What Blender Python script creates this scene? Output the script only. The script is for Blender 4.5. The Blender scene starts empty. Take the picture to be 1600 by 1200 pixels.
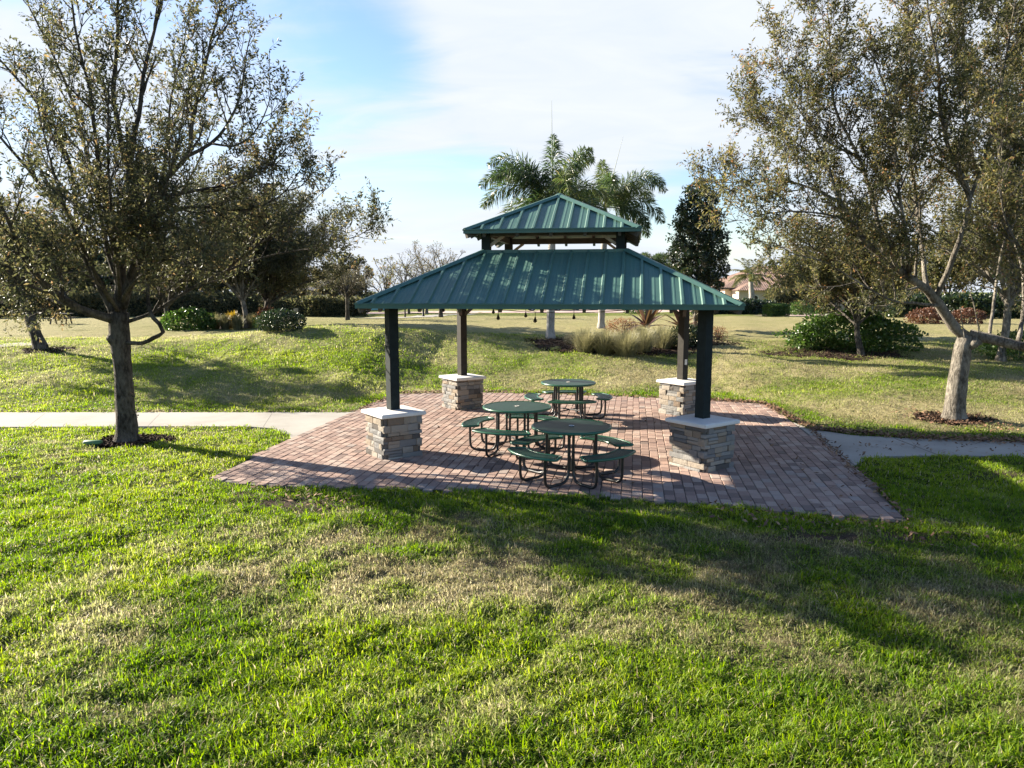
import bpy, math, random
import numpy as np
from mathutils import Vector, Matrix
R = math.radians
SC = bpy.context.scene
COL = SC.collection
# ------------------------------------------------------------------ camera
F, TH, H = 1150.0, 0.1274, 2.75
CT, ST = math.cos(TH), math.sin(TH)
cam = bpy.data.cameras.new('camera'); camo = bpy.data.objects.new('camera', cam); COL.objects.link(camo)
cam.sensor_width = 36; cam.lens = F / 1600 * 36; cam.clip_end = 2000; cam.clip_start = 0.05
camo.location = (0, 0, H); camo.rotation_euler = (math.pi / 2 - TH, 0, 0)
SC.camera = camo

def ray(u, v):
    du, dv = (u - 800) / F, (v - 600) / F
    return np.array([du, CT - dv * ST, -ST - dv * CT])
def P(u, v, Y):                       # world point seen at (u, v) standing at distance Y
    d = ray(u, v); t = Y / d[1]
    return Vector((d[0] * t, Y, H + d[2] * t))
def Z(u, v, z):                       # world point at height z
    d = ray(u, v); t = (z - H) / d[2]
    return Vector((d[0] * t, d[1] * t, z))

# ------------------------------------------------------------------ numpy noise
_rng = np.random.default_rng(5)
_tab = _rng.random((256, 256))
def vnoise(x, y):
    xi = np.floor(x).astype(int); yi = np.floor(y).astype(int)
    fx = x - xi; fy = y - yi
    fx = fx * fx * (3 - 2 * fx); fy = fy * fy * (3 - 2 * fy)
    a = _tab[xi % 256, yi % 256]; b = _tab[(xi + 1) % 256, yi % 256]
    c = _tab[xi % 256, (yi + 1) % 256]; d = _tab[(xi + 1) % 256, (yi + 1) % 256]
    return (a * (1 - fx) + b * fx) * (1 - fy) + (c * (1 - fx) + d * fx) * fy
def fbm(x, y, o=4):
    s = 0; a = .5; t = 0
    for i in range(o):
        s = s + a * vnoise(x * 2 ** i + 17.3 * i, y * 2 ** i + 9.1 * i); t += a; a *= .5
    return s / t

# ------------------------------------------------------------------ terrain
RX = [-60, -4.6, -3.4, -2.6, 0, 5.8, 6.8, 8.2, 10, 14, 60]
RY = [17.1, 17.1, 18.9, 20.3, 20.2, 19.0, 16.0, 14.1, 13.6, 13.2, 12.0]
def height(x, y):
    x = np.asarray(x, float); y = np.asarray(y, float)
    y0 = np.interp(x, RX, RY)
    mound = 1.0 + .42 * np.exp(-((x + 6.5) / 4.6) ** 2 - ((y - 27.5) / 6) ** 2)
    mound = np.where(x < -9, mound - .08, mound) - .35 * np.clip((x - 4) / 5, 0, 1) * np.clip((34 - y) / 10, 0, 1)
    span = np.interp(x, [-60, -14, -8, 0, 4, 9, 60], [8, 7, 8.5, 7.5, 9, 13, 16])
    t = np.clip((y - y0) / span, 0, 1)
    s = np.where(t < .12, t * t / .24, t - .06) / .94
    s = s - .10 * np.clip((t - .8) / .2, 0, 1) * (t - .8)
    far = np.clip((y - 38) / 45, 0, 1)
    z = mound * s + .13 * np.clip((y - 28) / 12, 0, 1) * (t >= 1) - .62 * far * far * (3 - 2 * far)
    b = np.clip(t * 4, 0, 1)
    z = z + b * (fbm(x * .9, y * .9, 3) - .5) * .10
    return z
def hz(x, y): return float(height(np.array([x]), np.array([y]))[0])
def at(u, v):                         # where the line of sight meets the ground
    d = ray(u, v); t = 3.0
    prev = t
    while t < 400:
        if H + d[2] * t < hz(d[0] * t, d[1] * t): break
        prev = t; t *= 1.02
    a, b = prev, t
    for _ in range(24):
        m = (a + b) / 2
        if H + d[2] * m < hz(d[0] * m, d[1] * m): b = m
        else: a = m
    return Vector((d[0] * b, d[1] * b, hz(d[0] * b, d[1] * b)))
def on(u, Y):                         # ground point in column u at distance Y
    x = (u - 800) / F * Y / CT
    return Vector((x, Y, hz(x, Y)))

# ------------------------------------------------------------------ flat areas
def poly(pts): return [tuple(Z(u, v, 0)[:2]) for u, v in pts]
PAD = poly([(328, 749), (420, 703), (545, 645), (624, 616), (760, 614), (900, 618), (1040, 623), (1150, 628), (1196, 632),
            (1250, 668), (1330, 728), (1418, 815), (1250, 802), (1100, 789), (930, 777), (760, 768), (560, 763), (420, 760), (375, 757)])
PATH_L = poly([(-420, 646), (0, 645), (300, 645), (556, 645), (500, 672), (458, 690), (452, 680), (425, 670), (380, 667), (200, 667), (0, 668), (-420, 670)])
PATH_R = poly([(1238, 660), (1265, 671), (1330, 681), (1420, 686), (1600, 691), (2000, 696), (2000, 722), (1600, 714), (1450, 713), (1385, 714), (1352, 719), (1332, 730)])
def lumps(x, y):
    return (fbm(x * 2.1, y * 2.1, 3) - .5) * .09 + (fbm(x * 6.5 + 5, y * 6.5, 2) - .5) * .065
def inside(pg, x, y):
    r = np.zeros(x.shape, bool); n = len(pg); j = n - 1
    for i in range(n):
        xi, yi = pg[i]; xj, yj = pg[j]
        c = ((yi > y) != (yj > y)) & (x < (xj - xi) * (y - yi) / (yj - yi + 1e-12) + xi)
        r ^= c; j = i
    return r

# ------------------------------------------------------------------ mesh helpers
def mesh_np(name, V, faces, mat, parent=None, attrs=None, smooth=False, mats=None, midx=None):
    """V (n,3); faces: list of (m,k) int arrays; attrs: {name: (domain, type, array)}"""
    V = np.asarray(V, np.float32)
    me = bpy.data.meshes.new(name)
    me.vertices.add(len(V)); me.vertices.foreach_set('co', V.ravel())
    faces = [np.asarray(f, np.int32) for f in faces if len(f)]
    tot = np.concatenate([np.full(len(f), f.shape[1], np.int32) for f in faces])
    idx = np.concatenate([f.ravel() for f in faces])
    start = np.concatenate([[0], np.cumsum(tot)[:-1]]).astype(np.int32)
    me.loops.add(len(idx)); me.loops.foreach_set('vertex_index', idx)
    me.polygons.add(len(tot)); me.polygons.foreach_set('loop_start', start)
    try: me.polygons.foreach_set('loop_total', tot)
    except Exception: pass
    me.polygons.foreach_set('use_smooth', np.full(len(tot), smooth))
    if midx is not None: me.polygons.foreach_set('material_index', np.asarray(midx, np.int32))
    if attrs:
        for k, (dom, typ, arr) in attrs.items():
            a = me.attributes.new(k, typ, dom)
            a.data.foreach_set('color' if typ == 'FLOAT_COLOR' else 'value', np.asarray(arr, np.float32).ravel())
    for m in (mats or [mat]): me.materials.append(m)
    me.update(calc_edges=True); me.validate()
    o = bpy.data.objects.new(name, me); COL.objects.link(o)
    if parent: o.parent = parent
    return o

class MB:
    """collects shapes into one mesh"""
    def __init__(s): s.v = []; s.f = {3: [], 4: []}; s.n = 0; s.t = []; s.tf = {3: [], 4: []}; s.ng = []
    def add(s, V, Fs, tint=0.5):
        V = np.asarray(V, float); s.v.append(V)
        for f in Fs:
            k = len(f)
            if k in (3, 4): s.f[k].append([i + s.n for i in f]); s.tf[k].append(tint)
            else: s.ng.append(([i + s.n for i in f], tint))
        s.n += len(V)
    def box(s, c, size, M=None, tint=.5, taper=1.0):
        x, y, z = size[0] / 2, size[1] / 2, size[2] / 2
        V = np.array([[-x, -y, -z], [x, -y, -z], [x, y, -z], [-x, y, -z], [-x * taper, -y * taper, z], [x * taper, -y * taper, z], [x * taper, y * taper, z], [-x * taper, y * taper, z]])
        if M is not None: V = V @ np.array(M.to_3x3()).T
        s.add(V + np.array(c), [(0, 3, 2, 1), (4, 5, 6, 7), (0, 1, 5, 4), (1, 2, 6, 5), (2, 3, 7, 6), (3, 0, 4, 7)], tint)
    def tube(s, pts, rad, n=6, tint=.5, cap=True, rnd=None):
        V, Fs = tube_np(pts, rad, n, cap, rnd); s.add(V, Fs, tint)
    def beam(s, a, b, w, h, tint=.5, roll=None):
        a = Vector(a); b = Vector(b); d = b - a; L = d.length
        zax = d.normalized(); up = Vector((0, 0, 1))
        if abs(zax.z) > .99: up = Vector((0, 1, 0))
        if roll is not None: up = Vector(roll)
        xax = up.cross(zax).normalized(); yax = zax.cross(xax)
        M = Matrix((xax, yax, zax)).transposed()
        s.box((a + b) / 2, (w, h, L), M, tint)
    def lathe(s, prof, c=(0, 0, 0), n=32, tint=.5):
        c = np.array(c); a = np.linspace(0, 2 * math.pi, n, endpoint=False)
        V = np.concatenate([np.stack([r * np.cos(a), r * np.sin(a), np.full(n, z)], 1) for r, z in prof]) + c
        Fs = []
        for i in range(len(prof) - 1):
            for j in range(n):
                k = (j + 1) % n
                Fs.append((i * n + j, i * n + k, (i + 1) * n + k, (i + 1) * n + j))
        s.add(V, Fs, tint)
    def build(s, name, mat, parent=None, smooth=False):
        V = np.concatenate(s.v) if s.v else np.zeros((0, 3))
        fs = [np.array(s.f[k]) for k in (3, 4) if s.f[k]]
        t = [x for k in (3, 4) for x in s.tf[k]]
        for f, tt in s.ng: fs.append(np.array([f])); t.append(tt)
        return mesh_np(name, V, fs, mat, parent, {'tint': ('FACE', 'FLOAT', np.array(t))}, smooth)

def tube_np(pts, rad, n=6, cap=True, rnd=None):
    pts = np.array([tuple(p) for p in pts], float); m = len(pts)
    if np.isscalar(rad): rad = [rad] * m
    T = np.gradient(pts, axis=0); T /= np.linalg.norm(T, axis=1)[:, None] + 1e-9
    ref = np.array([0, 0, 1.]) if abs(T[0][2]) < .9 else np.array([1., 0, 0])
    a = np.linspace(0, 2 * math.pi, n, endpoint=False); V = []
    u = np.cross(T[0], ref); u /= np.linalg.norm(u)
    for i in range(m):
        u = u - T[i] * (u @ T[i]); u /= np.linalg.norm(u) + 1e-9; w = np.cross(T[i], u)
        rr = rad[i]
        if rnd is not None: rr = rr * (1 + rnd * np.array([random.uniform(-1, 1) for _ in range(n)]))[:, None]
        V.append(pts[i] + rr * (np.cos(a)[:, None] * u + np.sin(a)[:, None] * w))
    Fs = [(i * n + j, i * n + (j + 1) % n, (i + 1) * n + (j + 1) % n, (i + 1) * n + j) for i in range(m - 1) for j in range(n)]
    V = np.concatenate(V)
    if cap:
        Fs.append(tuple(range(n))[::-1]); Fs.append(tuple((m - 1) * n + j for j in range(n)))
    return V, Fs

def tag(o, label, cat, group=None, kind=None):
    if label: o['label'] = label
    if cat: o['category'] = cat
    if group: o['group'] = group
    if kind: o['kind'] = kind
    return o
def thing(name, loc, label, cat, group=None, rz=0):
    o = bpy.data.objects.new(name, None); COL.objects.link(o)
    o.location = loc; o.rotation_euler = (0, 0, rz); o.empty_display_size = .2
    return tag(o, label, cat, group)
def copy_tree(o, parent=None):
    c = o.copy(); COL.objects.link(c)
    if parent: c.parent = parent
    for ch in list(o.children): copy_tree(ch, c)
    return c
def smooth_pts(pts, step=.15):
    pts = [Vector(p) for p in pts]
    if len(pts) == 2: pts = [pts[0], (pts[0] + pts[1]) / 2, pts[1]]
    out = []
    for i in range(len(pts) - 1):
        p0 = pts[max(i - 1, 0)]; p1 = pts[i]; p2 = pts[i + 1]; p3 = pts[min(i + 2, len(pts) - 1)]
        k = max(1, int((p2 - p1).length / step))
        for j in range(k):
            t = j / k
            out.append(.5 * ((2 * p1) + (-p0 + p2) * t + (2 * p0 - 5 * p1 + 4 * p2 - p3) * t * t + (-p0 + 3 * p1 - 3 * p2 + p3) * t ** 3))
    out.append(pts[-1]); return out

# ------------------------------------------------------------------ materials
class NT:
    def __init__(s, name):
        s.m = bpy.data.materials.new(name); s.m.use_nodes = True; s.t = s.m.node_tree; s.t.nodes.clear()
        s.out = s.n('ShaderNodeOutputMaterial')
    def n(s, typ, **kw):
        nd = s.t.nodes.new(typ)
        for k, v in kw.items():
            if k.startswith('i_'): nd.inputs[k[2:].replace('_', ' ')].default_value = v
            else: setattr(nd, k, v)
        return nd
    def l(s, a, b): s.t.links.new(a, b)
    def ramp(s, fac, stops):
        r = s.n('ShaderNodeValToRGB'); e = r.color_ramp.elements
        while len(e) < len(stops): e.new(.5)
        for x, (p, c) in zip(e, stops): x.position = p; x.color = (*c, 1)
        if fac is not None: s.l(fac, r.inputs[0])
        return r.outputs[0]
    def noise(s, scale, detail=4, rough=.55, vec=None, dist=0, out=0):
        nd = s.n('ShaderNodeTexNoise'); nd.inputs['Scale'].default_value = scale; nd.inputs['Detail'].default_value = detail
        nd.inputs['Roughness'].default_value = rough; nd.inputs['Distortion'].default_value = dist
        s.l(vec if vec is not None else s.coord(), nd.inputs['Vector']); return nd.outputs[out]
    def coord(s, which='Object'):
        if not hasattr(s, '_tc'): s._tc = s.n('ShaderNodeTexCoord')
        return s._tc.outputs[which]
    def attr(s, name, out='Fac'):
        a = s.n('ShaderNodeAttribute'); a.attribute_name = name; return a.outputs[out]
    def mix(s, fac, a, b, mode='MIX'):
        m = s.n('ShaderNodeMix'); m.data_type = 'RGBA'; m.blend_type = mode
        for sock, val in ((m.inputs[0], fac), (m.inputs[6], a), (m.inputs[7], b)):
            if hasattr(val, 'is_output'): s.l(val, sock)
            elif isinstance(val, tuple): sock.default_value = (*val, 1)
            else: sock.default_value = val
        return m.outputs[2]
    def math(s, op, a, b=0.0, clamp=False):
        m = s.n('ShaderNodeMath'); m.operation = op; m.use_clamp = clamp
        for i, val in enumerate((a, b)):
            if hasattr(val, 'is_output'): s.l(val, m.inputs[i])
            else: m.inputs[i].default_value = val
        return m.outputs[0]
    def bsdf(s, color, rough=.7, metal=0, bump=None, bstr=.3, bdist=.02, spec=.5, trans=None, tfac=.4):
        b = s.n('ShaderNodeBsdfPrincipled')
        for sock, val in (('Base Color', color), ('Roughness', rough), ('Metallic', metal), ('Specular IOR Level', spec)):
            if hasattr(val, 'is_output'): s.l(val, b.inputs[sock])
            elif isinstance(val, tuple): b.inputs[sock].default_value = (*val, 1)
            else: b.inputs[sock].default_value = val
        if bump is not None:
            bm = s.n('ShaderNodeBump'); bm.inputs['Strength'].default_value = bstr; bm.inputs['Distance'].default_value = bdist
            s.l(bump, bm.inputs['Height']); s.l(bm.outputs[0], b.inputs['Normal'])
        o = b.outputs[0]
        if trans is not None:
            tr = s.n('ShaderNodeBsdfTranslucent')
            if hasattr(trans, 'is_output'): s.l(trans, tr.inputs[0])
            else: tr.inputs[0].default_value = (*trans, 1)
            mx = s.n('ShaderNodeMixShader'); mx.inputs[0].default_value = tfac
            s.l(o, mx.inputs[1]); s.l(tr.outputs[0], mx.inputs[2]); o = mx.outputs[0]
        s.l(o, s.out.inputs[0]); return s.m

def plain(name, c, rough=.6, metal=0, var=.25, scale=6, bstr=.15, spec=.5):
    n = NT(name); no = n.noise(scale, 5)
    dk = tuple(x * (1 - var) for x in c); lt = tuple(min(1, x * (1 + var)) for x in c)
    return n.bsdf(n.ramp(no, [(.3, dk), (.7, lt)]), rough, metal, n.noise(scale * 6, 3), bstr, .005, spec)
def leafmat(name, stops, tfac=.35, rough=.42, tcol=1.5, spec=.5):
    n = NT(name); c = n.ramp(n.attr('tint'), stops)
    hs = n.n('ShaderNodeHueSaturation'); hs.inputs['Value'].default_value = tcol; hs.inputs['Saturation'].default_value = 1.1
    n.l(c, hs.inputs['Color'])
    return n.bsdf(c, rough, 0, spec=spec, trans=hs.outputs[0], tfac=tfac)
def barkmat(name, dk, lt, scale=5):
    n = NT(name); mp = n.n('ShaderNodeMapping'); mp.inputs['Scale'].default_value = (1, 1, .35); n.l(n.coord(), mp.inputs[0])
    a = n.noise(scale * 5, 6, .7, mp.outputs[0]); b = n.noise(scale * .6, 3)
    f = n.math('MULTIPLY_ADD', b, .8); n.t.nodes[-1].inputs[2].default_value = 0
    f = n.math('ADD', n.math('MULTIPLY', a, .55), n.math('MULTIPLY', b, .45))
    return n.bsdf(n.ramp(f, [(.40, dk), (.50, tuple((x + y) / 2 for x, y in zip(dk, lt))), (.60, lt)]), .95, 0, a, 1.0, .06, .15)
M = {}
M['oak_leaf'] = leafmat('oak_leaf', [(0, (.028, .033, .017)), (.35, (.066, .072, .034)), (.62, (.125, .118, .055)), (.85, (.20, .16, .08)), (1, (.24, .155, .085))], .48, .5, spec=.4)
M['oak_leaf_tan'] = leafmat('oak_leaf_tan', [(0, (.028, .034, .015)), (.3, (.075, .080, .030)), (.6, (.15, .142, .055)), (.82, (.23, .185, .08)), (1, (.27, .14, .075))], .45, .5, spec=.35)
M['dark_leaf'] = leafmat('dark_leaf', [(0, (.010, .020, .010)), (.5, (.022, .040, .016)), (.85, (.045, .065, .022)), (1, (.08, .085, .03))], .22, .3)
M['green_leaf'] = leafmat('green_leaf', [(0, (.025, .05, .012)), (.5, (.05, .10, .02)), (.85, (.09, .14, .03)), (1, (.14, .17, .05))], .35, .36)
M['pale_leaf'] = leafmat('pale_leaf', [(0, (.07, .068, .045)), (.5, (.12, .11, .07)), (1, (.19, .16, .10))], .35, .5)
M['red_leaf'] = leafmat('red_leaf', [(0, (.07, .03, .018)), (.5, (.16, .075, .04)), (1, (.26, .15, .08))], .35, .45)
M['gold_leaf'] = leafmat('gold_leaf', [(0, (.10, .07, .015)), (.5, (.26, .18, .03)), (1, (.36, .26, .05))], .35, .45)
M['palm_leaf'] = leafmat('palm_leaf', [(0, (.020, .038, .014)), (.5, (.052, .084, .028)), (.85, (.125, .145, .05)), (1, (.22, .19, .09))], .40, .30)
M['bronze_leaf'] = leafmat('bronze_leaf', [(0, (.045, .02, .018)), (.5, (.10, .045, .035)), (1, (.16, .11, .05))], .25, .35)
M['tall_grass'] = leafmat('tall_grass', [(0, (.10, .10, .045)), (.5, (.20, .19, .10)), (1, (.34, .31, .19))], .4, .5)
M['bark_oak'] = barkmat('bark_oak', (.026, .022, .018), (.135, .12, .10))
M['bark_pale'] = barkmat('bark_pale', (.06, .052, .042), (.29, .26, .215))
M['bark_palm'] = barkmat('bark_palm', (.24, .22, .20), (.47, .44, .40), 3)
M['post'] = plain('post_paint', (.012, .018, .0185), .8, 0, .25, 9, .2, .2)
M['post_brown'] = plain('post_paint_brown', (.030, .027, .023), .75, 0, .25, 9, .2, .2)
M['ceiling'] = plain('ceiling_boards', (.30, .25, .19), .7, 0, .2, 5, .2)
M['wood_dark'] = plain('wood_dark', (.060, .052, .043), .7, 0, .3, 7, .2)
n = NT('roof_green')
no = n.noise(1.3, 5); mp = n.n('ShaderNodeMapping'); mp.inputs['Scale'].default_value = (6, 6, .8); n.l(n.coord(), mp.inputs[0])
st = n.noise(3, 4, .6, mp.outputs[0])
c = n.mix(n.math('MULTIPLY', st, .35), n.ramp(no, [(.3, (.040, .108, .086)), (.7, (.058, .140, .112))]), (.11, .185, .155))
M['roof'] = n.bsdf(c, n.ramp(st, [(.3, (.42,) * 3), (.7, (.58,) * 3)]), 0, n.noise(40, 2), .05, .003, .5)
M['trim'] = plain('roof_trim', (.022, .095, .082), .38, 0, .15, 4, .04)
# stone veneer: per-stone tint
n = NT('stone_veneer'); t = n.attr('tint'); no = n.noise(14, 6, .65)
c = n.ramp(t, [(0, (.075, .065, .058)), (.18, (.155, .155, .155)), (.36, (.24, .235, .225)), (.52, (.30, .265, .22)), (.70, (.26, .205, .15)), (.85, (.15, .11, .08)), (1, (.36, .34, .30))])
c = n.mix(n.math('MULTIPLY', no, .55), c, n.mix(.5, c, (.07, .06, .05)), 'MIX')
M['stone'] = n.bsdf(c, .85, 0, no, .8, .02, .25)
M['mortar'] = plain('mortar', (.10, .09, .08), .95, 0, .2, 10)
M['cap'] = plain('cast_cap', (.62, .60, .57), .75, 0, .08, 4, .2)
# pavers
n = NT('pavers'); t = n.attr('tint'); no = n.noise(22, 5, .65); big = n.noise(.7, 4)
c = n.ramp(t, [(0, (.15, .108, .092)), (.3, (.27, .175, .14)), (.55, (.36, .24, .19)), (.8, (.42, .315, .255)), (1, (.30, .26, .235))])
c = n.mix(n.math('MULTIPLY', no, .35), c, (.15, .115, .10)); c = n.mix(n.ramp(big, [(.45, (0,) * 3), (.75, (.4,) * 3)]), c, (.15, .125, .11))
M['paver'] = n.bsdf(c, .85, 0, no, .5, .006, .3)
M['sand'] = plain('joint_sand', (.11, .095, .08), .95, 0, .3, 12)
n = NT('concrete'); no = n.noise(.9, 6, .6); fi = n.noise(60, 3)
c = n.ramp(no, [(.3, (.275, .255, .225)), (.5, (.35, .33, .295)), (.75, (.40, .38, .34))]); c = n.mix(n.math('MULTIPLY', fi, .25), c, (.17, .155, .135))
M['concrete'] = n.bsdf(c, .9, 0, fi, .3, .004, .2)
n = NT('mulch'); no = n.noise(30, 5, .7); t = n.attr('tint')
M['mulch'] = n.bsdf(n.mix(n.math('MULTIPLY', no, .6), n.ramp(t, [(0, (.028, .018, .013)), (.6, (.07, .042, .028)), (1, (.15, .10, .065))]), (.02, .014, .01)), .95, 0, no, .6, .02, .1)
n = NT('fallen_leaf'); M['fallen'] = n.bsdf(n.ramp(n.attr('tint'), [(0, (.06, .03, .018)), (.5, (.17, .085, .045)), (1, (.28, .17, .09))]), .8)
M['steel_green'] = plain('green_coating', (.008, .034, .024), .45, 0, .2, 8, .1)
M['rim_green'] = plain('green_rim_coating', (.012, .085, .048), .33, 0, .15, 8, .05)
M['tube'] = plain('black_tube', (.010, .011, .012), .38, 0, .2, 8, .05)
M['white'] = plain('white_paint', (.72, .71, .68), .6, 0, .06, 5)
M['stucco'] = plain('stucco', (.60, .50, .39), .9, 0, .08, 2)
M['glass'] = plain('dark_glass', (.02, .03, .035), .12, 0, .2, 1, 0)
M['grey_stucco'] = plain('grey_stucco', (.30, .29, .27), .9, 0, .08, 2)
M['tile'] = plain('clay_tile', (.27, .175, .13), .8, 0, .35, 3)
M['shingle'] = plain('dark_shingle', (.09, .085, .08), .9, 0, .25, 4)
M['black'] = plain('black_rubber', (.012, .012, .012), .7)
M['plate'] = plain('outlet_plate', (.6, .58, .54), .5, 0, .05)
M['sign'] = plain('sign_panel', (.22, .21, .19), .7, 0, .15, 8)
M['teal_paint'] = plain('teal_car_paint', (.10, .38, .45), .25, 0, .05)
M['white_paint'] = plain('white_car_paint', (.70, .70, .70), .25, 0, .04)
M['grey_paint'] = plain('grey_car_paint', (.05, .06, .08), .25, 0, .05)
M['silver_paint'] = plain('silver_car_paint', (.38, .42, .46), .25, 0, .05)
M['valve'] = plain('valve_lid', (.06, .16, .06), .5, 0, .15)
M['drive'] = plain('drive_pavers', (.40, .29, .25), .9, 0, .2, 1.5)

# lawn soil / thatch, with the dry field stored on the vertices
n = NT('lawn'); d = n.attr('dry'); vec = n.coord('Object')
f1 = n.noise(34, 6, .72, vec); f2 = n.noise(5, 5, .65, vec); f3 = n.noise(.8, 4, .55, vec)
g = n.ramp(f1, [(.25, (.030, .045, .007)), (.5, (.10, .135, .014)), (.75, (.19, .225, .03))])
s_ = n.ramp(f1, [(.25, (.11, .090, .045)), (.5, (.31, .27, .135)), (.75, (.45, .40, .22))])
k = n.math('ADD', d, n.math('ADD', n.math('MULTIPLY', n.math('SUBTRACT', f2, .5), .9), n.math('MULTIPLY', n.math('SUBTRACT', f3, .5), .7)), True)
so_ = n.ramp(f1, [(.3, (.035, .024, .017)), (.55, (.085, .06, .044)), (.8, (.15, .115, .085))])
M['lawn'] = n.bsdf(n.mix(n.attr('soil'), n.mix(n.math('MULTIPLY', n.attr('thatch'), .62), n.mix(k, g, s_), n.mix(k, (.026, .038, .009), (.085, .068, .038))), so_), .95, 0, n.math('ADD', f1, f2), .9, .06, .1)
# grass blades
n = NT('grass_blade'); t = n.attr('tint'); d = n.attr('dry')
g = n.ramp(t, [(0, (.048, .100, .008)), (.4, (.120, .200, .014)), (.75, (.19, .26, .019)), (1, (.26, .30, .036))])
s_ = n.ramp(t, [(0, (.12, .10, .055)), (.5, (.26, .225, .135)), (1, (.42, .375, .255))])
c = n.mix(d, g, s_)
hs = n.n('ShaderNodeHueSaturation'); hs.inputs['Value'].default_value = 1.7; hs.inputs['Saturation'].default_value = 1.08; n.l(c, hs.inputs['Color'])
M['grass'] = n.bsdf(c, .5, 0, spec=.22, trans=hs.outputs[0], tfac=.5)

# ------------------------------------------------------------------ dryness of the lawn
def dry_field(x, y):
    x = np.asarray(x, float); y = np.asarray(y, float)
    nz = fbm(x * .55 + 3, y * .55 + 7, 4); nf = fbm(x * 2.0, y * 2.0, 4)
    e = lambda cx, cy, sx, sy: np.exp(-((x - cx) / sx) ** 2 - ((y - cy) / sy) ** 2)
    d = .12 + (nz - .5) * 1.2 + (nf - .5) * 2.1
    d = d + .46 * e(.2, 6.5, 3.2, 1.15) + .30 * e(-1.9, 7.6, 1.6, 1.6) + .35 * e(4.2, 7.2, 2.2, 1.2)
    d = d - .35 * e(-6, 9, 3.2, 5) - .30 * e(1, 4.3, 4, 1.1) - .45 * e(-.3, 9.5, 3.4, .6) - .3 * e(7.5, 10.6, 2.5, 1.4)
    y0 = np.interp(x, RX, RY); up = np.clip((y - y0) / 1.0, 0, 1)
    berm = .58 + (nz - .5) * 1.1 + (nf - .5) * .5
    berm = berm + .14 * np.clip((x - 2) / 4, 0, 1) - .42 * e(-5, 22.5, 4.5, 2.6) - .30 * e(-11, 19, 4, 3) - .3 * e(10, 19, 3, 1.6) + .3 * e(5, 20.5, 5, 2.4) + .35 * e(8.5, 15.3, 4, 1.4)
    far = np.clip((y - 27) / 4, 0, 1)
    fl = .82 + (nz - .5) * .35 - .62 * np.clip((y - 47) / 5, 0, 1)
    fl = fl - .45 * e(-13, 38, 5, 6)
    b = berm * (1 - far) + fl * far
    d = d * (1 - up) + b * up
    return np.clip(d, 0, 1)

def soil_field(x, y):
    n_ = fbm(x * 2.4 + 11, y * 2.4 + 3, 4); r = 0
    for u, v, sx, sy, a in ((455, 785, .75, .24, 1.1), (500, 800, .5, .2, .9), (1245, 838, .6, .2, 1.0), (1400, 840, .6, .22, .9), (1560, 742, .5, .3, .9), (770, 880, .35, .15, .7), (960, 905, .35, .15, .6), (370, 775, .3, .15, .8)):
        c = Z(u, v, 0); r = r + a * np.exp(-((x - c.x) / sx) ** 2 - ((y - c.y) / sy) ** 2)
    return np.clip((r * 1.25 - .25) + (n_ - .5) * 1.8 * np.clip(r * 2.5, 0, 1), 0, 1)
# ------------------------------------------------------------------ ground sheet
def axis(lims):
    out = []
    for a, b, st in lims: out += list(np.arange(a, b, st))
    return np.array(out + [lims[-1][1]])
gx = axis([(-400, -100, 25), (-100, -40, 6), (-40, -20, 1.5), (-20, -9, .3), (-9, 9, .1), (9, 20, .3), (20, 40, 1.5), (40, 100, 6), (100, 400, 25)])
gy = axis([(-60, 0, 6), (0, 3, .3), (3, 14, .1), (14, 34, .3), (34, 60, 1.2), (60, 120, 5), (120, 700, 40)])
X, Y = np.meshgrid(gx, gy, indexing='ij'); Zg = height(X, Y)
fl = (X > -20) & (X < 20) & (Y > 0) & (Y < 34)
off = ~(inside(PAD, X, Y) | inside(PATH_L, X, Y) | inside(PATH_R, X, Y))
Zg = Zg - .004 + np.where(fl & off, lumps(X, Y), -.012 * fl)
nx, ny = X.shape; idx = np.arange(nx * ny).reshape(nx, ny)
q = np.stack([idx[:-1, :-1], idx[1:, :-1], idx[1:, 1:], idx[:-1, 1:]], -1).reshape(-1, 4)
g = mesh_np('lawn', np.stack([X, Y, Zg], -1).reshape(-1, 3), [q], M['lawn'], attrs={'dry': ('POINT', 'FLOAT', dry_field(X, Y).ravel()), 'soil': ('POINT', 'FLOAT', soil_field(X, Y).ravel()), 'thatch': ('POINT', 'FLOAT', (np.clip((19 - Y) / 6, 0, 1) * np.clip((np.interp(X, RX, RY) + 1.5 - Y) / 1.5, 0, 1)).ravel())}, smooth=True)
tag(g, 'patchy green and straw coloured park lawn rising to a low berm', 'lawn', kind='structure')

# ------------------------------------------------------------------ paths
def sheet(name, pg, z, mat, label, cat, follow=False, thick=.05):
    n_ = len(pg)
    zt = [z + (hz(x, y) if follow else 0) for x, y in pg]
    V = [(x, y, zz) for (x, y), zz in zip(pg, zt)] + [(x, y, zz - thick) for (x, y), zz in zip(pg, zt)]
    side = np.array([(i, i + n_, (i + 1) % n_ + n_, (i + 1) % n_) for i in range(n_)])
    o = mesh_np(name, V, [side, np.array([list(range(n_))])], mat)
    return tag(o, label, cat, kind='structure')
def strip(name, cl, w, mat, label, cat, z=.012):
    """a path laid over the terrain along a centre line of ground points"""
    pts = smooth_pts([(p[0], p[1], 0) for p in cl], .8); V = []; k = 5
    for i, p in enumerate(pts):
        t = (pts[min(i + 1, len(pts) - 1)] - pts[max(i - 1, 0)]).normalized(); s = Vector((-t.y, t.x, 0))
        for j in range(k):
            q_ = p + s * (j / (k - 1) - .5) * w; V.append((q_.x, q_.y, hz(q_.x, q_.y) + z))
    Fs = np.array([(i * k + j, i * k + j + 1, (i + 1) * k + j + 1, (i + 1) * k + j) for i in range(len(pts) - 1) for j in range(k - 1)])
    return tag(mesh_np(name, V, [Fs], mat), label, cat, kind='structure')
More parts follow.
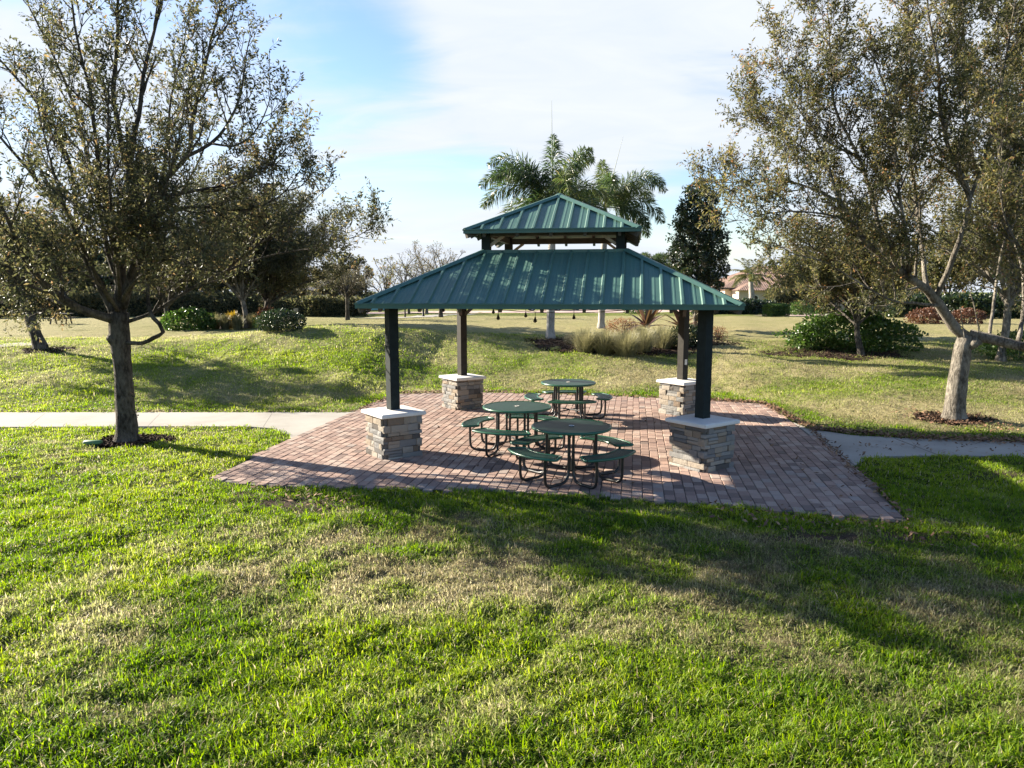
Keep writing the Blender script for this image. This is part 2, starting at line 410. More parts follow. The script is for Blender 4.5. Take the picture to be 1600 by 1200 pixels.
sheet('path', PATH_L, .014, M['concrete'], 'pale concrete path running left from the brick pad', 'path')
sheet('path', PATH_R, .014, M['concrete'], 'pale concrete path running right from the brick pad, in shade', 'path')
# joints scored in the right path
jb = MB()
for (a, b) in (((1398, 685), (1472, 713)), ((1268, 672), (1335, 727))):
    jb.beam(Z(*a, .016), Z(*b, .016), .012, .004)
for u_ in (70, 250, 425):
    jb.beam(Z(u_, 646, .0135), Z(u_ - (800 - u_) * .036, 666.5, .0135), .006, .004)
jb.build('path_joint', M['sand']); o = bpy.data.objects['path_joint']; tag(o, 'dark scored joints across the concrete paths', 'path joint', kind='structure')
strip('path', [on(-120, 24.3), on(-60, 24.4), on(0, 24.6), on(35, 25.0), on(62, 25.6)], 1.5, M['concrete'], 'short bright strip of concrete path beyond the far left lawn', 'path')
strip('path', [on(560, 43.5), on(640, 44.5), on(668, 48), on(700, 53), on(745, 58)], 1.7, M['concrete'], 'thin far concrete path leading to the parking area', 'path')
strip('driveway', [on(1215, 50), on(1262, 54), on(1290, 62)], 5, M['drive'], 'pinkish paved driveway beside the house on the right', 'driveway')
strip('road', [(-60, 73, 0), (-25, 70, 0), (0, 72, 0), (20, 82, 0), (60, 92, 0)], 14, M['drive'], 'pinkish paved parking road far behind the pavilion', 'road', z=.02)

# ------------------------------------------------------------------ pavilion frame of reference
CX, CY, A = .90, 14.15, -.1644
E1 = Vector((math.cos(A), math.sin(A), 0)); E2 = Vector((-math.sin(A), math.cos(A), 0))
# brick pad: pavers laid in courses that run away from the camera
def brick_pad():
    rs = np.random.default_rng(3); L, W, gap = .218, .142, .009
    pgx = np.array([p[0] for p in PAD]); pgy = np.array([p[1] for p in PAD])
    lx = (pgx - CX) * E1.x + (pgy - CY) * E1.y; ly = (pgx - CX) * E2.x + (pgy - CY) * E2.y
    us = np.arange(lx.min() - W, lx.max() + W, W); cs = []
    for i, u in enumerate(us):
        for v in np.arange(ly.min() - L, ly.max() + L, L):
            cs.append((u, v + (L / 2 if i % 2 else 0)))
    cs = np.array(cs); wx = CX + cs[:, 0] * E1.x + cs[:, 1] * E2.x; wy = CY + cs[:, 0] * E1.y + cs[:, 1] * E2.y
    cs = cs[inside(PAD, wx, wy)]; n_ = len(cs)
    hw, hl = (W - gap) / 2, (L - gap) / 2; b = .006
    base = np.array([[-hw, -hl, -.05], [hw, -hl, -.05], [hw, hl, -.05], [-hw, hl, -.05], [-hw, -hl, -b], [hw, -hl, -b], [hw, hl, -b], [-hw, hl, -b],
                     [-hw + b, -hl + b, 0], [hw - b, -hl + b, 0], [hw - b, hl - b, 0], [-hw + b, hl - b, 0]])
    V = np.repeat(base[None], n_, 0); ang = rs.normal(0, .012, n_)
    c, s = np.cos(ang)[:, None], np.sin(ang)[:, None]
    x = V[:, :, 0] * c - V[:, :, 1] * s + cs[:, 0:1] + rs.normal(0, .0015, (n_, 1)); y = V[:, :, 0] * s + V[:, :, 1] * c + cs[:, 1:2]
    tilt = rs.normal(0, .012, (n_, 2))
    z = V[:, :, 2] + .022 + rs.normal(0, .0022, (n_, 1)) + V[:, :, 0] * tilt[:, :1] + V[:, :, 1] * tilt[:, 1:] * .6
    VV = np.stack([CX + x * E1.x + y * E2.x, CY + x * E1.y + y * E2.y, z], -1).reshape(-1, 3)
    fb = np.array([(0, 1, 5, 4), (1, 2, 6, 5), (2, 3, 7, 6), (3, 0, 4, 7), (4, 5, 9, 8), (5, 6, 10, 9), (6, 7, 11, 10), (7, 4, 8, 11), (8, 9, 10, 11)])
    Fq = (fb[None] + (np.arange(n_) * 12)[:, None, None]).reshape(-1, 4)
    tn = np.repeat(np.clip(rs.beta(2, 2, n_), 0, 1), 9)
    o = mesh_np('paving', VV, [Fq], M['paver'], attrs={'tint': ('FACE', 'FLOAT', tn)})
    tag(o, 'reddish brick paver pad under the pavilion', 'brick pad', kind='structure')
    sheet('paving_bed', PAD, .008, M['sand'], 'dark sand bed in the joints of the brick pad', 'paving bed')
brick_pad()

# ------------------------------------------------------------------ pavilion
PV = thing('pavilion', (CX, CY, 0), 'open picnic pavilion with two tiered green metal roof on four stone based posts', 'pavilion', rz=A)
P_, S_, HP = 2.50, .346, .70
random.seed(11)
def stone_pier(px, py, seed):
    rs = random.Random(seed); mb = MB()
    rot = Matrix.Rotation(R(45), 4, 'Z')
    def put(c, size, t):
        cc = rot @ Vector(c); mb.box((cc.x + px, cc.y + py, c[2]), size, rot, t)
    for side in range(4):
        q_ = Matrix.Rotation(side * math.pi / 2, 4, 'Z'); z = 0.0; row = 0
        while z < HP - .015:
            h_ = min(rs.choice((.062, .075, .088, .10, .118)), HP - z)
            if HP - z - h_ < .04: h_ = HP - z
            x = -S_ + (.0 if (row + side) % 2 else .075)
            xe = S_ - (.075 if (row + side) % 2 else .0)
            first = True
            while x < xe - .02:
                l_ = rs.uniform(.11, .34)
                if xe - x - l_ < .09: l_ = xe - x
                pr = rs.uniform(-.004, .016); dp = .08
                split = h_ > .095 and l_ > .18 and rs.random() < .4
                for (zz, hh) in (((z, h_ * .52), (z + h_ * .52, h_ * .48)) if split else ((z, h_),)):
                    c_ = Vector((x + l_ / 2, -S_ + dp / 2 - pr, zz + hh / 2)); size = (l_ - .007, dp, hh - .007)
                    cc = q_ @ c_; cc = rot @ cc; mm = rot @ q_
                    t_ = rs.choice((.05, .18, .25, .32, .38, .45, .52, .60, .70, .82, .95)) + rs.uniform(-.05, .05)
                    # rough split face: jitter the vertices
                    x2, y2, z2 = (s / 2 for s in size)
                    V = np.array([[-x2, -y2, -z2], [x2, -y2, -z2], [x2, y2, -z2], [-x2, y2, -z2], [-x2, -y2, z2], [x2, -y2, z2], [x2, y2, z2], [-x2, y2, z2], [0, -y2 - rs.uniform(0, .012), rs.uniform(-.3, .3) * z2]])
                    V[:8, 1] += np.where(V[:8, 1] < 0, [rs.uniform(-.006, .006) for _ in range(8)], 0)
                    V[:8, 0] += [rs.uniform(-.003, .003) for _ in range(8)]; V[:8, 2] += [rs.uniform(-.003, .003) for _ in range(8)]
                    V = V @ np.array(mm.to_3x3()).T + np.array((cc.x + px, cc.y + py, c_.z))
                    mb.add(V, [(0, 3, 2, 1), (4, 5, 6, 7), (1, 2, 6, 5), (2, 3, 7, 6), (3, 0, 4, 7), (0, 1, 8), (1, 5, 8), (5, 4, 8), (4, 0, 8)], t_)
                x += l_
            z += h_; row += 1
    o = mb.build('stone_pier', M['stone'], PV)
    core = MB(); core.box((px, py, HP / 2), (2 * S_ - .05, 2 * S_ - .05, HP - .002), rot); core.build('mortar_core', M['mortar'], o)
    cp = MB(); c = .40; prof = [(c - .01, HP + .001), (c, HP + .012), (c, HP + .05), (c - .018, HP + .066), (.02, HP + .085)]
    a4 = [R(45 + 45 + 90 * k_) for k_ in range(4)]; V = []
    for r_, z_ in prof:
        for a_ in a4: V.append((px + r_ * math.sqrt(2) * math.cos(a_), py + r_ * math.sqrt(2) * math.sin(a_), z_))
    Fs = [(i * 4 + j, i * 4 + (j + 1) % 4, (i + 1) * 4 + (j + 1) % 4, (i + 1) * 4 + j) for i in range(4) for j in range(4)] + [(16, 17, 18, 19), (3, 2, 1, 0)]
    cp.add(V, Fs); cp.build('pier_cap', M['cap'], o)
    return o
POST_TOP = 2.60
for i, (sx, sy) in enumerate(((-1, -1), (1, -1), (1, 1), (-1, 1))):
    px, py = sx * P_, sy * P_
    stone_pier(px, py, 40 + i)
    mb = MB(); rot = Matrix.Rotation(R(45), 4, 'Z')
    mb.box((px, py, (HP + .07 + POST_TOP) / 2), (.165, .165, POST_TOP - HP - .07), rot)
    post = mb.build('post', M['post'] if sy < 0 else M['post_brown'], PV)
    if sy > 0 and sx > 0:
        b = MB(); fx = Vector((-1, -1, 0)).normalized()
        d_ = rot @ Vector((0, -.0865, 0)); b.box((px + d_.x, py + d_.y, 1.17), (.07, .02, .12), rot); b.build('outlet_box', M['plate'], post)
    if sy > 0 and sx < 0:
        b = MB(); d_ = rot @ Vector((0, -.10, 0)); b.box((px + d_.x, py + d_.y, 2.38), (.08, .05, .08), rot); b.build('floodlight', M['plate'], post)
# beams on the posts, diagonal braces
mb = MB()
for s in (-1, 1):
    mb.beam((-P_, s * P_, 2.56), (P_, s * P_, 2.56), .14, .16)
    mb.beam((s * P_, -P_, 2.56), (s * P_, P_, 2.56), .138, .158)
mb.build('ring_beam', M['wood_dark'], PV)
for sx in (-1, 1):
    for sy in (1,):
        b = MB(); b.beam((sx * (P_ - .07), sy * P_, 2.18), (sx * (P_ - .42), sy * P_, 2.5), .07, .07)
        b.beam((sx * P_, sy * (P_ - .07), 2.18), (sx * P_, sy * (P_ - .42), 2.5), .07, .07); b.build('brace', M['wood_dark'], PV)
def ribbed_slope(mb, E, ze, T, zt, side, ox=0.0, pitch=.3):
    """one standing seam slope of a hip roof: eave half E at ze, top half T at zt"""
    q_ = Matrix.Rotation(side * math.pi / 2, 4, 'Z')
    run, rise = E - T, zt - ze; sl = math.hypot(run, rise); nn = Vector((0, -rise / sl, run / sl))
    prof = []; n_ = int(2 * E / pitch) + 1; u0 = -n_ * pitch / 2
    for i in range(n_ + 1):
        u = u0 + i * pitch
        for du, h_ in ((-.032, 0), (-.017, .031), (.017, .031), (.032, 0), (.10, 0), (.108, .003), (.128, .003), (.136, 0), (.168, 0), (.176, .003), (.196, .003), (.204, 0)):
            prof.append((u + du, h_))
    prof = [(u, h_) for u, h_ in prof if -E + .01 < u < E - .01]; prof = [(-E + .01, 0)] + prof + [(E - .01, 0)]
    def wmax(u): return min(1.0, (E - abs(u)) / (E - T)) if E - T > 0 else 1
    V = []; Fs = []; tn = []
    for i in range(len(prof) - 1):
        k_ = len(V)
        for (u, h_), w in ((prof[i], 0), (prof[i + 1], 0), (prof[i + 1], 1), (prof[i], 1)):
            w_ = w * wmax(u); p = Vector((u, -E + run * w_, ze + rise * w_)) + nn * h_; p = q_ @ p; p.x += ox; V.append(tuple(p))
        Fs.append((k_, k_ + 1, k_ + 2, k_ + 3))
    mb.add(V, Fs)
OX = .03
def hip_roof(E, ze, T, zt, name, fas, top_closed):
    mb = MB()
    for s in range(4): ribbed_slope(mb, E, ze, T, zt, s, OX)
    roof = mb.build(name, M['roof'], PV)
    # hip caps
    for s in range(4):
        hc = MB(); q_ = Matrix.Rotation(s * math.pi / 2, 4, 'Z')
        a = q_ @ Vector((-E, -E, ze + .035)); b = q_ @ Vector((-T, -T, zt + .045)); a.x += OX; b.x += OX
        d = (b - a).normalized(); outw = Vector((0, 0, 1)) - d * d.z; outw.normalize(); sd = d.cross(outw).normalized()
        w = .085; V = []
        for p in (a, b):
            V += [p - sd * w - outw * .035, p - sd * w * .3 + outw * .008, p + sd * w * .3 + outw * .008, p + sd * w - outw * .035]
        hc.add([tuple(v) for v in V], [(0, 1, 5, 4), (1, 2, 6, 5), (2, 3, 7, 6), (0, 3, 2, 1)])
        hc.build('hip_flashing', M['roof'], roof)
    if top_closed: hc = MB(); hc.lathe([(.10, zt + .01), (.05, zt + .06), (.001, zt + .075)], (OX, 0, 0), 8); hc.build('peak_cap', M['roof'], roof)
    # eave fascia
    fb = MB(); t_ = .02
    for s in range(4):
        q_ = Matrix.Rotation(s * math.pi / 2, 4, 'Z'); c_ = q_ @ Vector((0, -E - .004, ze - fas / 2 + .01))
        L_ = 2 * E + .03 if s % 2 == 0 else 2 * E - .03
        fb.box((c_.x + OX, c_.y, c_.z), (L_, t_, fas), q_)
        c2 = q_ @ Vector((0, -E - .012, ze + .012)); fb.box((c2.x + OX, c2.y, c2.z), (2 * E + .05 if s % 2 == 0 else 2 * E - .07, .035, .02), q_)
    fb.build('fascia', M['trim'], roof)
    # soffit boards and rafters
    sb = MB(); V = []
    for r_, z_ in ((E - .015, ze - .03), (T, zt - .045)):
        for cx, cy in ((-1, -1), (1, -1), (1, 1), (-1, 1)): V.append((cx * r_ + OX, cy * r_, z_))
    sb.add(V, [(0, 4, 5, 1), (1, 5, 6, 2), (2, 6, 7, 3), (3, 7, 4, 0)] ); sb.build('soffit', M['ceiling'], roof)
    rb = MB()
    for s in range(4):
        q_ = Matrix.Rotation(s * math.pi / 2, 4, 'Z'); k_ = int(E / .6)
        for i in range(-k_, k_ + 1):
            u = i * .6 * (E / (k_ * .6 + .35)); w = min(1, (E - abs(u)) / (E - T) if E > T else 1)
            a = q_ @ Vector((u, -E + .03, ze - .075)); b = q_ @ Vector((u, -E + (E - T) * w, ze - .075 + (zt - ze) * w)); a.x += OX; b.x += OX
            if (b - a).length > .15: rb.beam(a, b, .05, .085)
        a = q_ @ Vector((-E + .03, -E + .03, ze - .08)); b = q_ @ Vector((-T, -T, zt - .09)); a.x += OX; b.x += OX
        rb.beam(a, b, .07, .10)
    rb.build('rafter', M['wood_dark'], roof)
    return roof
hip_roof(2.955, 2.515, 1.25, 3.40, 'lower_roof', .07, False)
OX = -.005
up = hip_roof(1.495, 3.76, .02, 4.475, 'upper_roof', .06, True)
# ridge trim round the opening of the lower roof
mb = MB()
for s in range(4):
    q_ = Matrix.Rotation(s * math.pi / 2, 4, 'Z'); c_ = q_ @ Vector((0, -1.25, 3.41)); mb.box((c_.x + OX, c_.y, c_.z), (2.52 if s % 2 == 0 else 2.44, .05, .06), q_)
mb.build('opening_trim', M['trim'], PV)
for sx in (-1, 1):
    for sy in (-1, 1):
        mb = MB(); mb.box((sx * 1.17 + OX, sy * 1.17, 3.49), (.15, .15, .62)); up_post = mb.build('upper_post', M['post_brown'] if sy > 0 else M['post'], PV)
mb = MB()
for s in (-1, 1):
    mb.beam((-1.1 + OX, s * 1.17, 3.735), (1.1 + OX, s * 1.17, 3.735), .09, .11)
    mb.beam((s * 1.17 + OX, -1.1, 3.735), (s * 1.17 + OX, 1.1, 3.735), .09, .11)
mb.build('upper_beam', M['wood_dark'], PV)
for sx in (-1, 1):
    for sy in (-1, 1):
        b = MB(); b.beam((sx * 1.1 + OX, sy * 1.17, 3.52), (sx * .86 + OX, sy * 1.17, 3.69), .045, .05)
        b.build('upper_brace', M['ceiling'], PV)

# hanging string lights under the roof
def lw(x, y, z): return Vector((CX, CY, z)) + E1 * x + E2 * y
SL = thing('string_light', tuple(lw(0, 0, 2.5)), 'black string of hanging pendant bulbs strung under the lower roof edge', 'string lights')
cab = MB(); hang = []
for (a, b, uu) in (((-2.4, 2.3), (2.4, 2.3), (627, 660, 699, 771, 822, 896)), ((-2.4, .3), (2.4, .3), (664, 674, 779, 836))):
    pts = [lw(a[0] + (b[0] - a[0]) * t / 12, a[1] + (b[1] - a[1]) * t / 12, 2.52 - .22 * (1 - ((t - 6) / 6) ** 2)) - lw(0, 0, 2.5) for t in range(13)]
    cab.tube(pts, .006, 4)
    for u in uu:
        # where the strand crosses that direction
        best = min((abs((CX + E1.x * x / 50 + E2.x * a[1]) / (CY + E1.y * x / 50 + E2.y * a[1]) - (u - 800) / F * 1.0), x) for x in range(-118, 119))
        x = best[1] / 50; t = (x - a[0]) / (b[0] - a[0]) * 12; zc = 2.52 - .22 * (1 - ((t - 6) / 6) ** 2)
        hang.append(lw(x, a[1], zc) - lw(0, 0, 2.5))
cab.build('cable', M['black'], SL)
for p in hang:
    b = MB(); b.tube([p, p + Vector((0, 0, -.10))], .006, 4); b.lathe([(.012, -.09), (.018, -.12), (.034, -.16), (.036, -.185), (.020, -.20), (.004, -.205)], tuple(p), 10); b.build('pendant_bulb', M['black'], SL, True)

# ------------------------------------------------------------------ picnic tables
def make_table():
    t = thing('picnic_table', (0, 0, 0), '', 'picnic table', 'round green picnic tables on the brick pad')
    b = MB(); b.lathe([(.045, .738), (.56, .738), (.56, .762), (.045, .762), (.045, .738)], n=48); top = b.build('table_top', M['steel_green'], t)
    b = MB()
    b.lathe([(.556, .735), (.572, .728), (.585, .735), (.588, .75), (.583, .764), (.57, .769), (.556, .764)], n=48)
    b.build('rim', M['rim_green'], top, True)
    b = MB(); b.lathe([(.042, .766), (.034, .772), (.026, .766)], n=16); b.build('umbrella_hole', M['plate'], top, True)
    for k in range(4):
        th = math.pi / 2 * k; sp = R(31); r0, r1 = .66, .93; n_ = 30
        # seat: coated frame with radial slats
        sl = MB()
        for i in range(n_ + 1):
            a = th - sp + .03 + (2 * sp - .06) * i / n_; ca, sa = math.cos(a), math.sin(a)
            cx, cy = (r0 + r1) / 2 * ca, (r0 + r1) / 2 * sa
            sl.box((cx, cy, .452), (r1 - r0 - .02, .019, .014), Matrix.Rotation(a, 4, 'Z'))
        for rr in (.75, .84):
            sl.tube([(rr * math.cos(th - sp + 2 * sp * i / 14), rr * math.sin(th - sp + 2 * sp * i / 14), .443) for i in range(15)], .008, 5)
        seat = sl.build('seat', M['steel_green'], t)
        fr = MB(); loop = [(r1 * math.cos(th - sp + 2 * sp * i / 16), r1 * math.sin(th - sp + 2 * sp * i / 16), .45) for i in range(17)]
        # rounded ends
        a = th + sp
        loop += [((r1 - .03) * math.cos(a + .035), (r1 - .03) * math.sin(a + .035), .45), ((r0 + .03) * math.cos(a + .045), (r0 + .03) * math.sin(a + .045), .45)]
        loop += [(r0 * math.cos(th + sp - 2 * sp * i / 16), r0 * math.sin(th + sp - 2 * sp * i / 16), .45) for i in range(17)]
        a = th - sp
        loop += [((r0 + .03) * math.cos(a - .045), (r0 + .03) * math.sin(a - .045), .45), ((r1 - .03) * math.cos(a - .035), (r1 - .03) * math.sin(a - .035), .45), loop[0]]
        fr.tube(loop, .019, 8, cap=False); fr.build('seat_rim', M['rim_green'], seat, True)
        # frame tubes between the table and this seat
        for s in (-1, 1):
            a0 = th + s * R(40); a1 = th + s * R(19); c = lambda r_, a_, z_: (r_ * math.cos(a_), r_ * math.sin(a_), z_)
            path = [c(.36, a0, .735), c(.36, a0, .45), c(.365, a0, .20)]
            p0 = Vector(c(.37, a0, .022)); p1 = Vector(c(.80, a1, .022)); dd = (p1 - p0)
            path += [tuple(p0 + dd * .03 + Vector((0, 0, .09))), tuple(p0 + dd * .12 + Vector((0, 0, .025))), tuple(p0 + dd * .3), tuple(p0 + dd * .6), tuple(p0 + dd * .84)]
            path += [tuple(p0 + dd * .95 + Vector((0, 0, .03))), tuple(p0 + dd * 1.0 + Vector((0, 0, .10))), tuple(p0 + dd * 1.01 + Vector((0, 0, .25))), tuple(p0 + dd * 1.01 + Vector((0, 0, .415)))]
            lg = MB(); lg.tube(smooth_pts(path, .035), .021, 8); lg.build('leg', M['tube'], t, True)
    for k in range(2):
        b = MB(); a = R(45 + 90 * k); b.tube([(.37 * math.cos(a), .37 * math.sin(a), .72), (-.37 * math.cos(a), -.37 * math.sin(a), .72)], .018, 6); b.build('cross_brace', M['tube'], t); b = MB()
        b.tube([(.36 * math.cos(a), .36 * math.sin(a), .16 + .02 * k), (-.36 * math.cos(a), -.36 * math.sin(a), .16 + .02 * k)], .014, 6)
        b.build('stretcher', M['tube'], t)
    return t
proto = make_table()
for i, (u, v, rz, lab) in enumerate(((893, 668, R(-50), 'nearest green round picnic table, in front of the other two'),
                                     (808, 637, R(-110 + 90), 'green round picnic table left of the nearest one, beside the back left stone pier'),
                                     (888, 599, R(2), 'farthest green round picnic table at the back edge of the brick pad'))):
    t = proto if i == 0 else copy_tree(proto)
    p = Z(u, v, .76); t.location = (p.x, p.y, .023); t.rotation_euler = (0, 0, rz); t['label'] = lab

# ------------------------------------------------------------------ trees
class Tree:
    def __init__(s, seed, leaf=(.07, .024), nside=5):
        s.r = random.Random(seed); s.mb = MB(); s.lp = []; s.ld = []; s.lt = []; s.leaf = leaf; s.env = None; s.base_t = .45
    def rv(s): return Vector((s.r.gauss(0, 1), s.r.gauss(0, 1), s.r.gauss(0, 1))).normalized()
    def leaves(s, pts, step, tint, spread=.8, perp=.9):
        L = 0; acc = 0
        for i in range(len(pts) - 1):
            a, b = pts[i], pts[i + 1]; d = b - a; l = d.length; t = d / (l + 1e-9)
            acc += l
            while acc > step:
                acc -= step
                p = b - t * acc * .9
                q_ = s.rv(); q_ = (q_ - t * q_.dot(t)); q_.normalize()
                dr = (t * s.r.uniform(.2, 1) + q_ * perp + Vector((0, 0, -.05))).normalized()
                s.lp.append(tuple(p + q_ * .01)); s.ld.append(tuple(dr)); s.lt.append(min(1, max(0, tint + s.r.gauss(0, .23))))
    def ok(s, p):
        if s.env is None: return True
        c, rad = s.env; return ((p.x - c.x) / rad[0]) ** 2 + ((p.y - c.y) / rad[1]) ** 2 + ((p.z - c.z) / rad[2]) ** 2 < 1.12
    def path(s, p, d, L, n_, wob, upb):
        pts = [p]; st = L / n_
        for i in range(n_):
            d = (d + s.rv() * wob + Vector((0, 0, upb))).normalized(); p = p + d * st; pts.append(p)
            if not s.ok(p): break
        return pts
    def limb(s, pts, r0, r1, k2=.34, l2=1.2, l3=.55, start=.2, step_leaf=.035, n3=5, n4=3, nside=7, dens=1.0, upb=.10):
        pts = smooth_pts(pts, .14); m = len(pts)
        # slight wobble
        for i in range(1, m - 1): pts[i] = pts[i] + s.rv() * r0 * .10
        rad = [r0 + (r1 - r0) * (i / (m - 1)) ** .8 for i in range(m)]
        s.mb.tube(pts, rad, nside, rnd=.06)
        acc = s.r.uniform(0, k2)
        for i in range(1, m):
            acc += (pts[i] - pts[i - 1]).length; f_ = i / (m - 1)
            if f_ < start: acc = 0 if acc > k2 else acc; continue
            if acc > k2:
                acc -= k2 * s.r.uniform(.8, 1.2)
                t = (pts[i] - pts[i - 1]).normalized(); q_ = s.rv(); q_ = (q_ - t * q_.dot(t)).normalized()
                d = (t * s.r.uniform(.4, 1.0) + q_ * .9 + Vector((0, 0, .25))).normalized()
                s.second(pts[i], d, l2 * s.r.uniform(.55, 1.25) * (1.1 - .35 * f_), min(rad[i] * .55, .035), l3, step_leaf, n3, n4, dens, upb)
        s.second(pts[-1], (pts[-1] - pts[-2]).normalized(), l2 * .8, r1 * .9, l3, step_leaf, n3, n4, dens, upb)
    def second(s, p, d, L, r, l3, sl, n3, n4, dens, upb):
        pts = s.path(p, d, L, 6, .18, upb); m = len(pts)
        if m < 3: return
        s.mb.tube(pts, [r * (1 - .75 * i / (m - 1)) + .002 for i in range(m)], 4, cap=False)
        tint = s.base_t + s.r.gauss(0, .13)
        if s.r.random() > dens: return
        for k in range(n3):
            f_ = s.r.uniform(.22, 1.0); x = f_ * (m - 1); i = min(int(x), m - 2); q0 = pts[i].lerp(pts[i + 1], x - i); t = (pts[i + 1] - pts[i]).normalized()
            q_ = s.rv(); q_ = (q_ - t * q_.dot(t)).normalized(); dd = (t * .8 + q_ * .8 + Vector((0, 0, .15))).normalized()
            tp = s.path(q0, dd, l3 * s.r.uniform(.6, 1.3), 4, .22, upb * .8)
            if len(tp) < 3: continue
            s.mb.tube(tp, [.006 * (1 - .7 * j / 4) + .0012 for j in range(len(tp))], 3, cap=False)
            s.leaves(tp[1:], sl, tint)
            for j in range(n4):
                i2 = s.r.randint(1, len(tp) - 1); t2 = (tp[i2] - tp[i2 - 1]).normalized(); q_ = s.rv(); q_ = (q_ - t2 * q_.dot(t2)).normalized()
                tw = s.path(tp[i2], (t2 * .7 + q_ * .8).normalized(), l3 * s.r.uniform(.3, .6), 3, .25, upb * .5)
                s.mb.tube(tw, [.003, .0022, .0016, .001][:len(tw)], 3, cap=False)
                s.leaves(tw, sl, tint)
    def finish(s, name, label, cat, leafm, barkm, base, group=None):
        root = thing(name, base, label, cat, group)
        for o_ in s.mb.v: o_ -= np.array(base)
        s.mb.build('trunk', barkm, root, True)
        n_ = len(s.lp); print('LEAVES', name, label[:30], n_)
        if n_:
            Pp = np.array(s.lp) - np.array(base); D = np.array(s.ld); rs = np.random.default_rng(n_)
            Nn = rs.normal(size=(n_, 3)); Nn[:, 2] += .7; S = np.cross(D, Nn); S /= np.linalg.norm(S, axis=1)[:, None] + 1e-9; Nn = np.cross(S, D)
            Ls = (s.leaf[0] * rs.uniform(.65, 1.25, n_))[:, None]; W = (s.leaf[1] * rs.uniform(.75, 1.2, n_))[:, None]
            mid = Pp + D * Ls * .45 - Nn * Ls * .04
            V = np.stack([Pp, mid + S * W * .5 + Nn * W * .12, Pp + D * Ls - Nn * Ls * .12, mid - S * W * .5 + Nn * W * .12], 1).reshape(-1, 3)
            Fq = np.arange(n_ * 4).reshape(-1, 4)
            mesh_np('crown', V, [Fq], leafm, root, {'tint': ('FACE', 'FLOAT', np.array(s.lt))})
        return root

def px(lst, Yb): return [P(u, v, Yb + dy) for u, v, dy in lst]

